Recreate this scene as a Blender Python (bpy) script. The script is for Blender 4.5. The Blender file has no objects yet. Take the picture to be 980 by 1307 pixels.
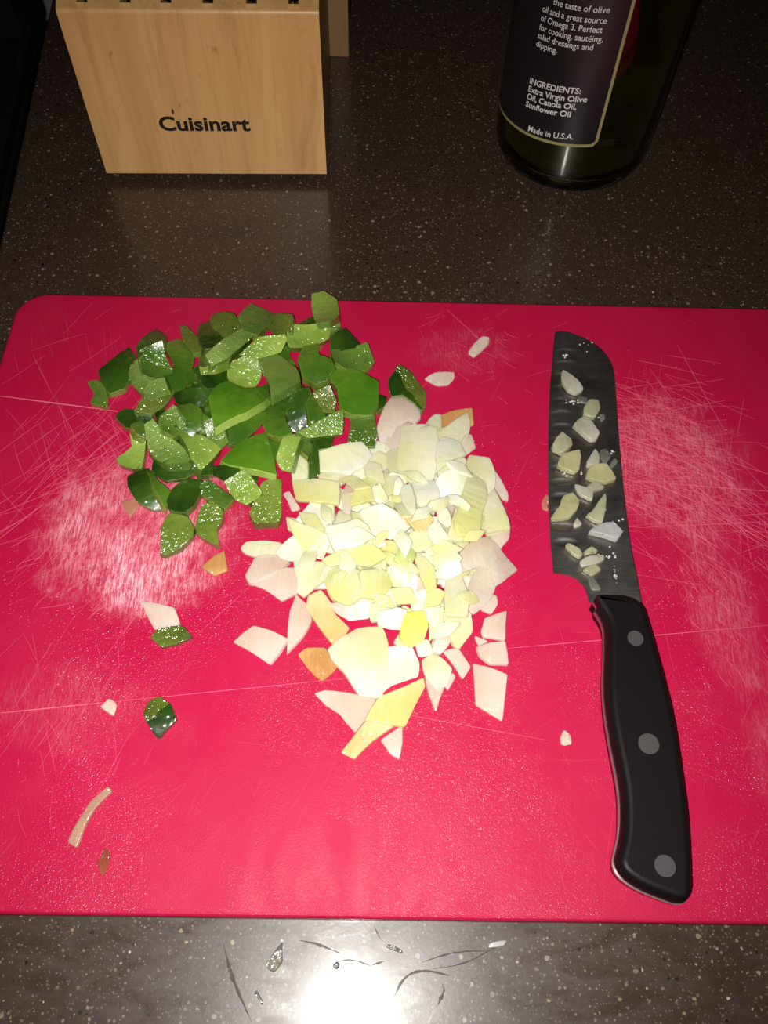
import bpy, bmesh, math, random
from mathutils import Vector, Matrix

# ------------------------------------------------------------------ camera, light, exposure
scene = bpy.context.scene
COL = scene.collection
CAM_H = 0.340
cam_data = bpy.data.cameras.new('camera')
cam = bpy.data.objects.new('camera', cam_data); COL.objects.link(cam)
cam.matrix_world = Matrix(((0.999788, -0.018172, -0.009681, 0.0),
                           (0.010970, 0.868023, -0.496403, 0.0),
                           (0.017424, 0.496192, 0.868038, CAM_H),
                           (0, 0, 0, 1)))
cam_data.sensor_fit = 'VERTICAL'; cam_data.sensor_height = 36.0; cam_data.sensor_width = 27.0
cam_data.lens = 36.0 * 1096.0 / 1307.0
cam_data.clip_start = 0.01; cam_data.clip_end = 50
scene.camera = cam

world = bpy.data.worlds.new('dim_kitchen'); scene.world = world; world.use_nodes = True
world.node_tree.nodes['Background'].inputs[0].default_value = (1.0, 0.80, 0.62, 1)
world.node_tree.nodes['Background'].inputs[1].default_value = 0.014

# the phone's flash: a small hard lamp a centimetre beside the lens
fl = bpy.data.lights.new('phone_flash', 'SPOT'); fl.energy = 10.0; fl.color = (1.0, 0.97, 0.92)
fl.shadow_soft_size = 0.0035; fl.spot_size = math.radians(101); fl.spot_blend = 1.0
flash = bpy.data.objects.new('phone_flash', fl); COL.objects.link(flash)
flash.location = (-0.011, -0.010, CAM_H)
flash.rotation_euler = (Vector((-0.012, 0.175, 0.0)) - flash.location).to_track_quat('-Z', 'Y').to_euler()

scene.view_settings.view_transform = 'Standard'; scene.view_settings.look = 'None'
scene.view_settings.gamma = 1.0; scene.view_settings.use_curve_mapping = False
scene.view_settings.exposure = 0.0

# ------------------------------------------------------------------ measured outlines, in 1/100 mm
#  pieces: (tone, bulge mm, thickness mm, outline of the upper face, label)
PEPPER = [  # leading filler dice are added; their dark tones stand for shade in gaps
  ('m',0.3838265082895427,4,[(-8709,27490,1300),(-7899,27492,1300),(-7873,28245,1300),(-8792,28546,1300)],'smooth mid green pepper dice tucked beneath or beside the narrow olive pepper strip'),
  ('s',0.35589921674130753,4,[(-11371,25453,1300),(-10904,24581,1300),(-9900,25096,1300),(-10360,25984,1300)],'dark skinned pepper dice tucked beneath or beside the crescent shaped pale green pepper rim'),
  ('s',0.9572933588514694,4,[(-1871,27291,1300),(-2734,27414,1300),(-2623,26233,1300),(-1823,26115,1300)],'dark skinned pepper dice tucked beneath or beside the thick hooked green pepper piece'),
  ('s',0.9893084523104052,4,[(-8822,22361,1300),(-8465,23461,1300),(-9514,23518,1300),(-9720,22565,1300)],'dark skinned pepper dice tucked beneath or beside the large sparkling wet pepper flesh piece'),
  ('m',0.3470487084569252,4,[(-6019,21430,1300),(-5371,20817,1300),(-5085,21550,1300),(-5654,21958,1300)],'smooth mid green pepper dice tucked beneath or beside the large smooth green pepper triangle'),
  ('m',0.8689180049035734,4,[(-4155,21871,1300),(-3472,22183,1300),(-3828,22765,1300),(-4705,22645,1300)],'smooth mid green pepper dice tucked beneath or beside the hooked green pepper piece'),
  ('m',0.5016580546878535,4,[(-5271,29210,1300),(-4656,28155,1300),(-4061,28332,1300),(-4041,29397,1300),(-4904,29830,1300)],'smooth mid green pepper dice tucked beneath or beside the flat olive green pepper square'),
  ('m',1.3367813636382182,4,[(-2660,28503,1300),(-3490,29142,1300),(-4066,28253,1300),(-3183,27530,1300)],'smooth mid green pepper dice tucked beneath or beside the broad light olive pepper piece'),
  ('s',0.6152959431582454,4,[(-8069,25019,1300),(-8332,25990,1300),(-9154,25740,1300),(-8831,24835,1300)],'dark skinned pepper dice tucked beneath or beside the curled green pepper piece'),
  ('m',0.777683556666781,4,[(-7322,24858,1300),(-8196,24424,1300),(-7859,23367,1300),(-7000,23346,1300),(-6665,24258,1300)],'smooth mid green pepper dice tucked beneath or beside the large smooth bright green pepper piece'),
  ('m',1.0364847155705172,4,[(-7695,28047,1339),(-8109,27380,1358),(-7210,27134,1317),(-6832,27808,1300)],'smooth mid green pepper dice tucked beneath or beside the long sparkling cut pepper strip'),
  ('m',0.6742227770616233,4,[(-10905,26834,1300),(-10593,27406,1300),(-10960,27994,1300),(-11702,27401,1300),(-11540,26779,1300)],'smooth mid green pepper dice tucked beneath or beside the dark peaked green pepper piece'),
  ('s',1.2097715514431246,4,[(-10166,22195,1319),(-9538,21753,1300),(-9065,22222,1378),(-9868,22877,1413)],'dark skinned pepper dice tucked beneath or beside the large sparkling wet pepper flesh piece'),
  ('s',1.035873867376249,4,[(-7789,23743,1543),(-8822,23690,1440),(-8314,22713,1301),(-7366,22868,1415)],'dark skinned pepper dice tucked beneath or beside the translucent rounded green pepper bit'),
  ('s',1.2481369639583098,4,[(-2266,22869,1300),(-3168,23155,1300),(-3473,22195,1300),(-2454,21771,1300)],'dark skinned pepper dice tucked beneath or beside the pale sparkling cut pepper wedge'),
  ('s',0.8640959787074283,4,[(-6883,26846,1418),(-5916,27085,1300),(-6139,27992,1364),(-7241,28101,1512)],'dark skinned pepper dice tucked beneath or beside the long sparkling cut pepper strip'),
  ('s',1.1697583987610582,4,[(-6592,22958,1312),(-7328,23420,1398),(-7648,22649,1408),(-6707,22109,1300)],'dark skinned pepper dice tucked beneath or beside the translucent rounded green pepper bit'),
  ('s',0.31709152578732663,4,[(-9978,21253,1300),(-9447,20353,1300),(-8864,20708,1300),(-9253,21722,1300)],'dark skinned pepper dice tucked beneath or beside the dark green pepper strip'),
  ('s',0.3730854294599626,4,[(-6831,21565,1300),(-6680,20824,1300),(-6176,21151,1300),(-6263,21945,1300)],'dark skinned pepper dice tucked beneath or beside the large smooth green pepper triangle'),
  ('s',1.0302655667418164,4,[(-3876,21107,1300),(-3046,20500,1300),(-2622,20886,1300),(-2930,21757,1300),(-3729,21915,1300)],'dark skinned pepper dice tucked beneath or beside the dark green pepper hook'),
  ('s',0.5295673573933577,4,[(-9385,23564,1759),(-10463,23916,1304),(-10142,23035,1520),(-9074,22532,1986)],'dark skinned pepper dice tucked beneath or beside the olive green pepper diamond'),
  ('m',0.9093022311464052,4,[(-7489,29771,1300),(-7641,28758,1300),(-6627,28737,1300),(-6482,29818,1300)],'smooth mid green pepper dice tucked beneath or beside the rounded olive green pepper piece'),
  ('m',0.38705531958778594,4,[(-9435,24885,1386),(-9275,23771,1302),(-8161,23818,1348),(-8366,25003,1436)],'smooth mid green pepper dice tucked beneath or beside the olive green pepper diamond'),
  ('s',1.4878457456931438,4,[(-2386,28347,1300),(-1923,27408,1300),(-1496,27548,1300),(-1471,28470,1300),(-2134,28801,1300)],'dark skinned pepper dice tucked beneath or beside the dark green pepper skin'),
  ('m',0.6977974669703888,4,[(-6414,24098,1480),(-6530,24954,1462),(-7137,24358,1779),(-6957,23633,1759)],'smooth mid green pepper dice tucked beneath or beside the large smooth bright green pepper piece'),
  ('s',1.2837327220045402,4,[(-4605,25220,1300),(-5274,24924,1300),(-4787,23986,1300),(-4141,24439,1300)],'dark skinned pepper dice tucked beneath or beside the mirror bright wet green pepper piece'),
  ('s',0.8103804489548672,4,[(-2544,23381,1639),(-2841,22352,1928),(-2060,22372,1694),(-1451,23466,1302)],'dark skinned pepper dice tucked beneath or beside the pale sparkling cut pepper wedge'),
  ('s',0.5421218985222,4,[(-6781,25643,1300),(-6196,25870,1300),(-6494,26650,1300),(-7307,26431,1300)],'dark skinned pepper dice tucked beneath or beside the round light green pepper knob'),
  ('s',1.1796964601187763,4,[(-8832,26054,1604),(-8341,25373,1682),(-7709,26214,1432),(-8462,27305,1302)],'dark skinned pepper dice tucked beneath or beside the curled green pepper piece'),
  ('m',1.1252900828288297,4,[(-5562,26899,1548),(-4965,27729,1300),(-5855,27969,1608),(-6457,27005,1863)],'smooth mid green pepper dice tucked beneath or beside the light green pepper wedge'),
  ('m',1.344645385497298,4,[(-4118,25245,1508),(-4384,26142,1305),(-5060,25926,1431),(-4936,24797,1709)],'smooth mid green pepper dice tucked beneath or beside the mirror bright wet green pepper piece'),
  ('m',0.5933357927302723,4,[(-3980,26882,1300),(-4473,27489,1300),(-4730,26590,1300),(-4246,26110,1300)],'smooth mid green pepper dice tucked beneath or beside the light green pepper wedge'),
  ('s',0.6170024229619885,4,[(-748,26245,1300),(-735,27175,1300),(-1389,26943,1300),(-1378,26051,1300)],'dark skinned pepper dice tucked beneath or beside the grey-green glossy pepper piece'),
  ('m',1.2171736150336392,4,[(-10614,25772,1710),(-11258,25453,1735),(-10765,24690,1717),(-9815,25144,1681)],'smooth mid green pepper dice tucked beneath or beside the crescent shaped pale green pepper rim'),
  ('s',1.3918651836254354,4,[(-3283,24431,1300),(-3281,25181,1300),(-3882,25374,1300),(-4195,24826,1300),(-3857,24214,1300)],'dark skinned pepper dice tucked beneath or beside the dark glossy curved pepper piece'),
  ('s',1.053320530225402,4,[(-4355,21922,1581),(-3956,21340,1581),(-3497,21338,1703),(-3411,21979,1842),(-4117,22321,1717)],'dark skinned pepper dice tucked beneath or beside the upright light green pepper stick'),
  ('m',0.602632237755228,4,[(-4495,22399,1617),(-4025,23139,1439),(-4545,23561,1306),(-5158,23054,1416)],'smooth mid green pepper dice tucked beneath or beside the hooked green pepper piece'),
  ('m',1.2203641269810273,4,[(-11476,26621,1592),(-10708,25997,1306),(-10416,26546,1523),(-11089,27180,1810)],'smooth mid green pepper dice tucked beneath or beside the hollow of a cupped green pepper'),
  ('m',0.8575954240491772,4,[(-8126,22106,1302),(-8127,22879,1437),(-8673,22874,1495),(-8910,22439,1445),(-8642,21781,1302)],'smooth mid green pepper dice tucked beneath or beside the bright yellow-green pepper wedge'),
  ('m',0.6623412495301613,4,[(-2729,25274,1300),(-3207,24671,1300),(-2689,24046,1300),(-2068,24484,1300),(-2017,25110,1300)],'smooth mid green pepper dice tucked beneath or beside the brightest green pepper piece'),
  ('m',0.6038546595474064,4,[(-8179,25290,2008),(-8249,26125,2142),(-9121,25813,1727),(-8953,25129,1662)],'smooth mid green pepper dice tucked beneath or beside the curled green pepper piece'),
  ('m',1.3611198666305362,4,[(-2807,27061,1462),(-3786,27168,1320),(-3880,26544,1300),(-2966,25936,1428),(-2359,26321,1520)],'smooth mid green pepper dice tucked beneath or beside the thick hooked green pepper piece'),
  ('m',0.8826900963393769,4,[(-3413,24680,1752),(-4010,24218,1585),(-3636,23697,1329),(-2911,23882,1365),(-2821,24607,1682)],'smooth mid green pepper dice tucked beneath or beside the dark glossy curved pepper piece'),
  ('m',0.8798184295653255,4,[(-2163,24820,1682),(-2947,24967,1946),(-3038,24352,1896),(-2314,24048,1630)],'smooth mid green pepper dice tucked beneath or beside the dark glossy curved pepper piece'),
  ('m',0.8129076284730081,4,[(-5202,27344,1528),(-4203,26651,1732),(-4372,28125,1419),(-5268,28428,1302)],'smooth mid green pepper dice tucked beneath or beside the light green pepper wedge'),
  ('m',1.1950086551085246,4,[(-5155,26734,1511),(-5560,27124,1709),(-6008,27016,1687),(-5838,26408,1406),(-5234,26275,1311)],'smooth mid green pepper dice tucked beneath or beside the light green pepper wedge'),
  ('s',0.7614729112364989,4,[(-3912,24290,1909),(-3152,24362,2090),(-3540,25187,1812),(-4484,25383,1526)],'dark skinned pepper dice tucked beneath or beside the dark glossy curved pepper piece'),
  ('s',0.7698253148517474,4,[(-4251,25025,1866),(-4336,25620,2092),(-4999,25224,2155),(-4916,24530,1896)],'dark skinned pepper dice tucked beneath or beside the mirror bright wet green pepper piece'),
  ('s',1.0746069316418911,4,[(-8935,24156,2056),(-8242,23808,1772),(-7832,24239,1581),(-8132,25295,1671),(-8652,25263,1895)],'dark skinned pepper dice tucked beneath or beside the large smooth bright green pepper piece'),
  ('s',0.3125539678705601,4,[(-6965,27169,1643),(-7295,27836,1923),(-7805,27865,1908),(-8094,27068,1537),(-7420,26702,1410)],'dark skinned pepper dice tucked beneath or beside the long sparkling cut pepper strip'),
  ('s',0.3261448609302809,4,[(-7399,26013,1303),(-8016,25470,1404),(-7589,24615,1533),(-7004,24690,1508),(-6811,25500,1373)],'dark skinned pepper dice tucked beneath or beside the round light green pepper knob'),
  ('m',1.1190800195606787,4,[(-5574,23583,1300),(-5191,24344,1300),(-6030,24452,1300),(-6302,23658,1300)],'smooth mid green pepper dice tucked beneath or beside the large smooth bright green pepper piece'),
  ('m',0.43080967919761126,4,[(-8295,22957,1790),(-8055,22436,1566),(-7530,22521,1624),(-7474,22992,1837),(-8002,23391,1996)],'smooth mid green pepper dice tucked beneath or beside the translucent rounded green pepper bit'),
  ('s',0.7984619204864549,4,[(-5215,24537,1715),(-5331,23883,1418),(-4343,23913,1559),(-4159,24444,1812)],'dark skinned pepper dice tucked beneath or beside the dark glossy curved pepper piece'),
  ('s',2.5,3.5,[(-12999,25184,1250),(-12695,24922,1250),(-12004,25200,1250),(-11796,25866,1250),(-11792,27162,1250),(-12316,27939,1250),(-12836,27039,1250),(-13433,26165,1250)],'dark skin-up pepper piece with a white glint at the outer end of the heap'),
  ('f',1,3,[(-13703,25308,1216),(-13419,24892,1218),(-13529,24374,1200),(-12745,24165,1230),(-12734,24688,1243),(-12952,25243,1248),(-13461,25792,1239),(-13933,25680,1215)],'small olive green pepper sliver at the outermost tip of the pepper heap'),
  ('s',2,3.5,[(-11392,26460,2020),(-11070,27126,1809),(-10391,27548,1634),(-10398,28241,1445),(-11113,29161,1255),(-11689,27229,1835)],'dark peaked green pepper piece leaning behind the hollow curled pepper piece'),
  ('s',1.5,4,[(-8717,27712,1729),(-8403,27189,1878),(-7912,27270,1925),(-7637,27600,1892),(-7658,28107,1784),(-8207,28708,1589),(-8484,29591,1370),(-9020,29422,1336)],'dark skinned pepper dice lying next to the narrow olive pepper strip'),
  ('s',1,3,[(-12217,23581,1200),(-11662,23006,1200),(-11342,22904,1200),(-10897,23130,1200),(-10449,23465,1200),(-10503,23831,1200),(-11288,23996,1200),(-11917,24074,1200),(-12218,23845,1200)],'dull dark olive pepper flap beside the long white scratch on the board'),
  ('e',1,6,[(-2643,29487,1500),(-2724,29009,1500),(-2295,28754,1500),(-1889,29186,1500),(-2045,30061,1500),(-2417,30284,1500)],'pale wet pepper end right against the upright pepper curl'),
  ('s',1,4,[(-3016,29166,1312),(-2687,29515,1300),(-3307,29958,1309),(-4153,29365,1337)],'dark skinned pepper dice lying next to the upright pale pepper curl'),
  ('s',1,3.5,[(-76,24106,1250),(328,24450,1250),(432,25043,1250),(-209,25304,1250)],'small dark pepper tip poking out beside the brightest pepper piece'),
  ('o',2,4,[(631,25102,1300),(1165,25243,1300),(1746,24702,1300),(2062,24188,1300),(2288,24596,1300),(2307,25422,1300),(1640,26539,1300),(967,26934,1300),(466,26005,1300)],'two toned green pepper piece lying apart,against the top of the onion heap'),
  ('l',1,4.5,[(-11605,20898,1350),(-10822,20623,1350),(-10505,20682,1350),(-10574,22271,1350),(-11245,22811,1350),(-11389,22660,1350),(-11184,21886,1350),(-11788,21238,1350)],'pale pinkish green pepper piece with a white tip at the heap edge'),
  ('s',4,4,[(-10950,19623,1314),(-10434,18885,1301),(-9754,18629,1300),(-9137,18721,1306),(-9238,18915,1310),(-9946,19844,1326),(-10218,20769,1345),(-10706,20758,1341),(-11188,20461,1331)],'big dark green curved pepper piece at the bottom corner of the heap'),
  ('y',2,4,[(-8868,16451,1300),(-8288,16755,1300),(-7806,17301,1300),(-7773,17662,1300),(-8167,18289,1300),(-8838,18548,1300),(-9064,18451,1300),(-9211,17725,1300),(-9141,16492,1300)],'yellow-green fan shaped pepper piece at the lowest tip of the heap'),
  ('y',1.5,4.5,[(-7729,17480,1350),(-6880,16925,1350),(-6640,16847,1350),(-6870,17706,1350),(-6647,18188,1350),(-6660,18598,1350),(-7196,19088,1350),(-7645,18805,1350),(-7804,18068,1350)],'yellow-green pepper piece with a ragged foot next to the fan shaped piece'),
  ('y',1.5,5,[(-5235,17998,1400),(-4218,18062,1400),(-4079,18379,1400),(-4215,20242,1400),(-4632,20424,1400),(-5090,20043,1400),(-5211,19384,1400),(-5513,18442,1400)],'light green pepper stick with a shiny foot standing in a wet spot'),
  ('s',1,3.5,[(-6381,19906,1250),(-5876,19921,1250),(-5771,20621,1250),(-6308,20917,1250),(-6782,20597,1250)],'dark skinned pepper dice lying next to the light green boxy pepper dice'),
  ('o',1.5,4,[(-8387,28969,1340),(-7895,28420,1409),(-7291,28250,1555),(-6761,28757,1765),(-7103,29497,1762),(-7727,29860,1634),(-8465,29880,1431)],'rounded olive green pepper piece at the back rim of the pepper heap'),
  ('s',2,4,[(-8646,25390,2364),(-8027,24640,2204),(-7384,24783,1909),(-7047,25425,1675),(-7127,26793,1518),(-8074,26296,1992),(-8509,25831,2244)],'dark skinned pepper dice lying next to the round light green pepper knob'),
  ('f',1,4,[(-8299,25406,2680),(-7615,25512,2662),(-7020,26186,2387),(-7265,27122,1956),(-8062,27463,1769),(-8520,26489,2185)],'wet fleshed pepper dice lying next to the long sparkling cut pepper strip'),
  ('o',1.5,4,[(-11276,23613,1621),(-10457,23651,1478),(-9914,24206,1433),(-9525,24979,1437),(-10021,25020,1529),(-10931,24688,1660),(-11226,23816,1631)],'olive green pepper diamond just below the crescent shaped pepper rim'),
  ('o',1,4,[(-5609,29215,1376),(-5179,28521,1530),(-4253,28226,1912),(-4247,29425,1966),(-5405,29922,1493)],'flat olive green pepper square at the back of the heap beside the sparkling square'),
  ('s',2,4,[(-2321,27173,1721),(-1165,27695,1530),(-838,28072,1505),(-1679,28750,1779),(-2367,28185,1860)],'dark green pepper skin behind the grey-green glossy piece'),
  ('f',1.5,4,[(-1243,23092,1328),(-1401,22158,1349),(-105,22146,1404),(6,22809,1389),(-126,23926,1350),(-809,24351,1309),(-1306,23936,1300)],'wet dark green pepper piece touching the onion heap'),
  ('o',1,4,[(-2855,23934,2024),(-2663,23586,1845),(-1942,23704,1724),(-1889,24307,1944),(-2254,24896,2256),(-3017,24455,2262)],'dull olive pepper dice lying next to the dark glossy curved pepper piece'),
  ('f',1,4,[(-10932,22267,1790),(-10487,22171,1662),(-10588,22969,1470),(-10956,23270,1512),(-11266,22730,1774)],'wet fleshed pepper dice lying next to the dull dark olive pepper flap'),
  ('s',2,4,[(-10011,20460,1626),(-9670,20137,1515),(-9323,19939,1435),(-8509,20133,1410),(-8068,20508,1465),(-8263,20987,1602),(-9408,20867,1674),(-9969,20930,1740)],'dark green pepper strip under the large sparkling flesh piece'),
  ('m',2,3.5,[(-9856,19505,1700),(-9225,18680,1655),(-9035,18512,1622),(-9018,19404,1403),(-9675,19891,1538),(-9924,20463,1497),(-10253,20627,1584)],'lighter green rim of a curved pepper piece at the bottom corner'),
  ('s',2.5,4.5,[(-8977,18485,1500),(-8250,18389,1427),(-7890,18795,1386),(-7734,19496,1361),(-7722,20265,1350),(-8474,20171,1428),(-8969,19496,1487),(-9178,18799,1517)],'dark green folded pepper piece between the curved corner piece and sparkling strip'),
  ('f',1,4,[(-7829,19474,1383),(-7123,18987,1360),(-6588,18659,1340),(-6237,19171,1300),(-6418,19457,1300),(-7503,20197,1336),(-7794,19874,1365)],'translucent wet pepper strip pointing at the light pepper box'),
  ('s',1,4,[(-7897,20269,1408),(-7157,20521,1300),(-7354,20948,1363),(-8371,21001,1539)],'dark skinned pepper dice lying next to the bright yellow-green pepper wedge'),
  ('s',1,4,[(-7315,20402,1351),(-6750,20023,1457),(-5877,20156,1796),(-6160,20640,1815),(-7344,20846,1449)],'dark skinned pepper dice lying next to the translucent wet pepper strip'),
  ('m',1,4,[(-4921,21826,1305),(-4737,21419,1300),(-4463,21386,1360),(-4306,22068,1476),(-4440,22478,1492),(-4995,22639,1382)],'smooth mid green pepper dice lying next to the upright light green pepper stick'),
  ('s',1.5,4,[(-2989,20179,1547),(-2750,20191,1455),(-2520,20530,1437),(-2654,21595,1720),(-2058,21892,1548),(-1933,22528,1636),(-2345,22515,1796),(-2828,22052,1887),(-3042,20922,1727)],'dark green pepper hook next to the white onion rectangle'),
  ('s',1,4,[(-5844,20350,1558),(-5295,20107,1303),(-5245,20632,1301),(-6152,20555,1704)],'dark skinned pepper dice lying next to the large smooth green pepper triangle'),
  ('d',-4,3,[(-11080,25520,1936),(-10742,25372,1778),(-9876,25963,1418),(-9802,26431,1408),(-10286,27103,1657),(-10522,27603,1787),(-11377,26980,2139)],'hollow of a cupped green pepper piece with sparkling wet flesh'),
  ('m',3,4,[(-10202,27166,1392),(-9884,26619,1390),(-9815,25954,1408),(-10267,25776,1445),(-10040,25178,1450),(-9829,24922,1445),(-9255,25128,1399),(-8891,25721,1354),(-8920,27015,1311),(-9166,27823,1300),(-9886,28529,1324),(-10603,27933,1393)],'curled green pepper piece folded around the hollow cupped piece'),
  ('o',0.5,3.5,[(-9565,27945,1587),(-8956,27132,1701),(-8592,27139,1693),(-8510,27577,1624),(-8821,28284,1520),(-9630,29146,1402),(-9881,28984,1432)],'narrow olive pepper strip with a pale edge lying on the back of the heap'),
  ('e',0.5,4,[(-7650,25354,2922),(-7040,26148,2523),(-6505,27284,2092),(-5975,28584,1631),(-6586,28760,1848),(-7415,27342,2453),(-8030,25927,2970)],'long sparkling cut pepper strip lying slantwise across the back of the heap'),
  ('s',2,4,[(-9340,23904,1979),(-8758,23619,1922),(-8041,23675,2029),(-7646,24308,2350),(-7910,24526,2414),(-8806,24470,2287),(-9486,24317,2141)],'dark skinned pepper dice lying next to the olive green pepper diamond'),
  ('f',1.5,4,[(-9891,22666,2195),(-9687,22235,2070),(-9183,22054,1897),(-8727,22428,1823),(-8376,22886,1793),(-8815,23371,1995),(-9336,23637,2186),(-9849,23054,2243)],'wet fleshed pepper dice lying next to the large sparkling wet pepper flesh piece'),
  ('f',1.5,4.5,[(-6616,28358,1933),(-5909,28219,1840),(-5367,29217,1533),(-5334,30012,1358),(-6483,30839,1381),(-7001,29234,1813)],'sparkling square green pepper piece standing at the back of the heap'),
  ('f',2,4,[(-2082,26447,1885),(-1166,26145,1722),(-708,26172,1634),(-182,26879,1512),(-581,28029,1550),(-1333,27828,1699),(-2329,27298,1905)],'grey-green glossy pepper piece behind the brightest glinting pepper piece'),
  ('m',2.5,4.5,[(-3862,26631,1809),(-3581,25686,1739),(-2943,25336,1753),(-2388,25577,1819),(-2071,26232,1907),(-2190,26574,1931),(-2831,26904,1914),(-2938,27748,1988),(-3675,27634,1921)],'thick hooked green pepper piece with a smooth rounded back'),
  ('s',2.5,4,[(-4257,23902,1904),(-4127,23458,1740),(-4085,22856,1496),(-3420,22610,1506),(-2937,22975,1739),(-3314,23833,2034),(-3029,24317,2284),(-3154,24629,2393),(-4034,24606,2235),(-4789,24143,1914)],'dark glossy curved pepper piece in the middle of the heap'),
  ('e',1,4.5,[(-10259,21489,1895),(-9801,20809,2021),(-9246,20493,2078),(-8298,20600,2054),(-8197,20990,1980),(-8866,21765,1837),(-9763,22466,1709),(-10316,23240,1566),(-10665,22870,1637)],'large sparkling wet pepper flesh piece beside the pale pinkish one'),
  ('l',1.5,4,[(-4457,20938,1637),(-4259,20580,1598),(-3824,20428,1700),(-3571,21213,2019),(-3382,22016,2321),(-3727,22164,2249),(-4244,22097,2054),(-4480,21193,1705)],'upright light green pepper stick right of the large pepper triangle'),
  ('l',1,5,[(-6189,19097,1435),(-5669,18839,1412),(-5102,19151,1554),(-4991,19395,1633),(-5759,20416,1845),(-5928,20421,1831),(-6726,19902,1609)],'light green boxy pepper dice under the large pepper triangle'),
  ('f',1,4,[(-3074,21089,1856),(-2885,21902,1609),(-3167,22465,1563),(-3474,21607,1855)],'wet fleshed pepper dice lying next to the dark green pepper hook'),
  ('e',0,4,[(-11547,26882,1572),(-11917,26501,1474),(-11906,25892,1527),(-11562,25067,1714),(-11057,24459,1940),(-10546,24271,2133),(-9670,24465,2423),(-9909,25140,2285),(-10663,25154,2020),(-11089,25605,1836)],'crescent shaped pale green pepper rim with wet sparkling cut face'),
  ('m',2,4,[(-8597,22628,2225),(-8696,22169,2172),(-8257,21945,2084),(-7971,22619,2145),(-7958,23303,2241),(-8508,23719,2369),(-9145,23452,2411)],'smooth mid green pepper dice lying next to the translucent rounded green pepper bit'),
  ('f',1.5,4,[(-7676,22000,1591),(-7141,21672,1432),(-6724,22036,1587),(-6991,22681,1882),(-7453,23091,2077),(-7914,22877,1990)],'translucent rounded green pepper bit beside the bright yellow-green wedge'),
  ('l',1.5,4,[(-5701,26635,1915),(-4687,27033,1910),(-4399,27795,2078),(-4523,28026,2152),(-5770,27739,2209),(-6681,26801,2062)],'light green pepper wedge lying below the flat olive pepper square'),
  ('l',2,4,[(-4500,27888,1834),(-4333,27441,1790),(-3143,27818,1668),(-2433,28219,1605),(-2350,28878,1631),(-2983,29178,1723),(-4208,29020,1861),(-4465,28542,1866)],'broad light olive pepper piece below the upright pepper curl'),
  ('l',2,4,[(-3325,29738,1821),(-2989,28519,2237),(-2405,28542,2305),(-1977,29568,2047),(-2167,30953,1600),(-2814,31514,1344),(-3480,31354,1307)],'upright pale pepper curl at the very back of the heap,over the board edge'),
  ('b',3.5,4.5,[(-2266,25677,1725),(-1927,24996,1713),(-1752,23787,1694),(-1096,23670,1687),(-234,23775,1681),(31,24380,1687),(19,25470,1702),(-704,25953,1715),(-1512,26475,1730),(-2285,26433,1736)],'brightest green pepper piece,skin up,with a sharp white glint'),
  ('m',2,4,[(-3129,22894,2183),(-2673,22637,2109),(-2308,23144,2065),(-2692,23665,2134),(-2979,24407,2194),(-3349,24089,2242)],'smooth mid green pepper dice lying next to the dark glossy curved pepper piece'),
  ('e',1,4,[(-3074,21823,2330),(-2351,22147,2116),(-1539,22443,1866),(-1565,23644,2029),(-1872,23513,2121),(-2922,22581,2373),(-3579,21999,2531)],'pale sparkling cut pepper wedge beside the white onion rectangle'),
  ('m',2,4,[(-5020,22354,1854),(-4385,22043,2015),(-3795,22243,2128),(-4069,22826,2025),(-4233,23216,1960),(-4087,23843,1944),(-5005,24306,1710),(-5245,22883,1765)],'hooked green pepper piece above the large pepper triangle'),
  ('m',1.5,4,[(-6689,22034,1344),(-6322,22060,1301),(-5591,22879,1331),(-5011,23801,1396),(-5530,24039,1499),(-6908,23132,1540)],'smooth green pepper piece under the edge of the large bright pepper piece'),
  ('b',3,4.5,[(-7303,22436,2373),(-6738,22751,2286),(-5952,23164,2168),(-5243,23903,2007),(-5029,24371,1922),(-5236,25420,1780),(-5557,24969,1870),(-6221,24721,1955),(-7028,25117,1953),(-7510,24757,2041),(-7788,24127,2155)],'large smooth bright green pepper piece,skin side up,under the round pepper knob'),
  ('l',1.5,5,[(-8457,21309,2077),(-8203,20716,2090),(-7687,20327,1996),(-7005,21619,1603),(-7936,22234,1786),(-8737,22297,2012),(-8899,22085,2092)],'bright yellow-green pepper wedge lying on top of the lower heap'),
  ('b',2.5,4,[(-6516,20641,1853),(-5376,20397,1729),(-4426,20317,1623),(-4758,21662,1623),(-5083,22588,1634),(-6309,21711,1799),(-6972,20941,1897)],'large smooth green pepper triangle,skin side up,low on the heap'),
  ('l',2.5,5,[(-7079,25392,1873),(-6737,25043,1710),(-6306,24955,1570),(-5843,25235,1492),(-5556,25846,1527),(-5534,26343,1616),(-5827,26711,1769),(-6425,26763,1949),(-6941,26458,2038),(-7122,25990,2000)],'round light green pepper knob on top of the pepper heap'),
  ('w',0.3,4.5,[(-4988,24590,2596),(-4830,23681,2856),(-3569,24871,2473),(-3802,25842,2197),(-4972,27164,1846),(-5730,26540,2050)],'mirror bright wet green pepper piece next to the round knob'),
]
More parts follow.
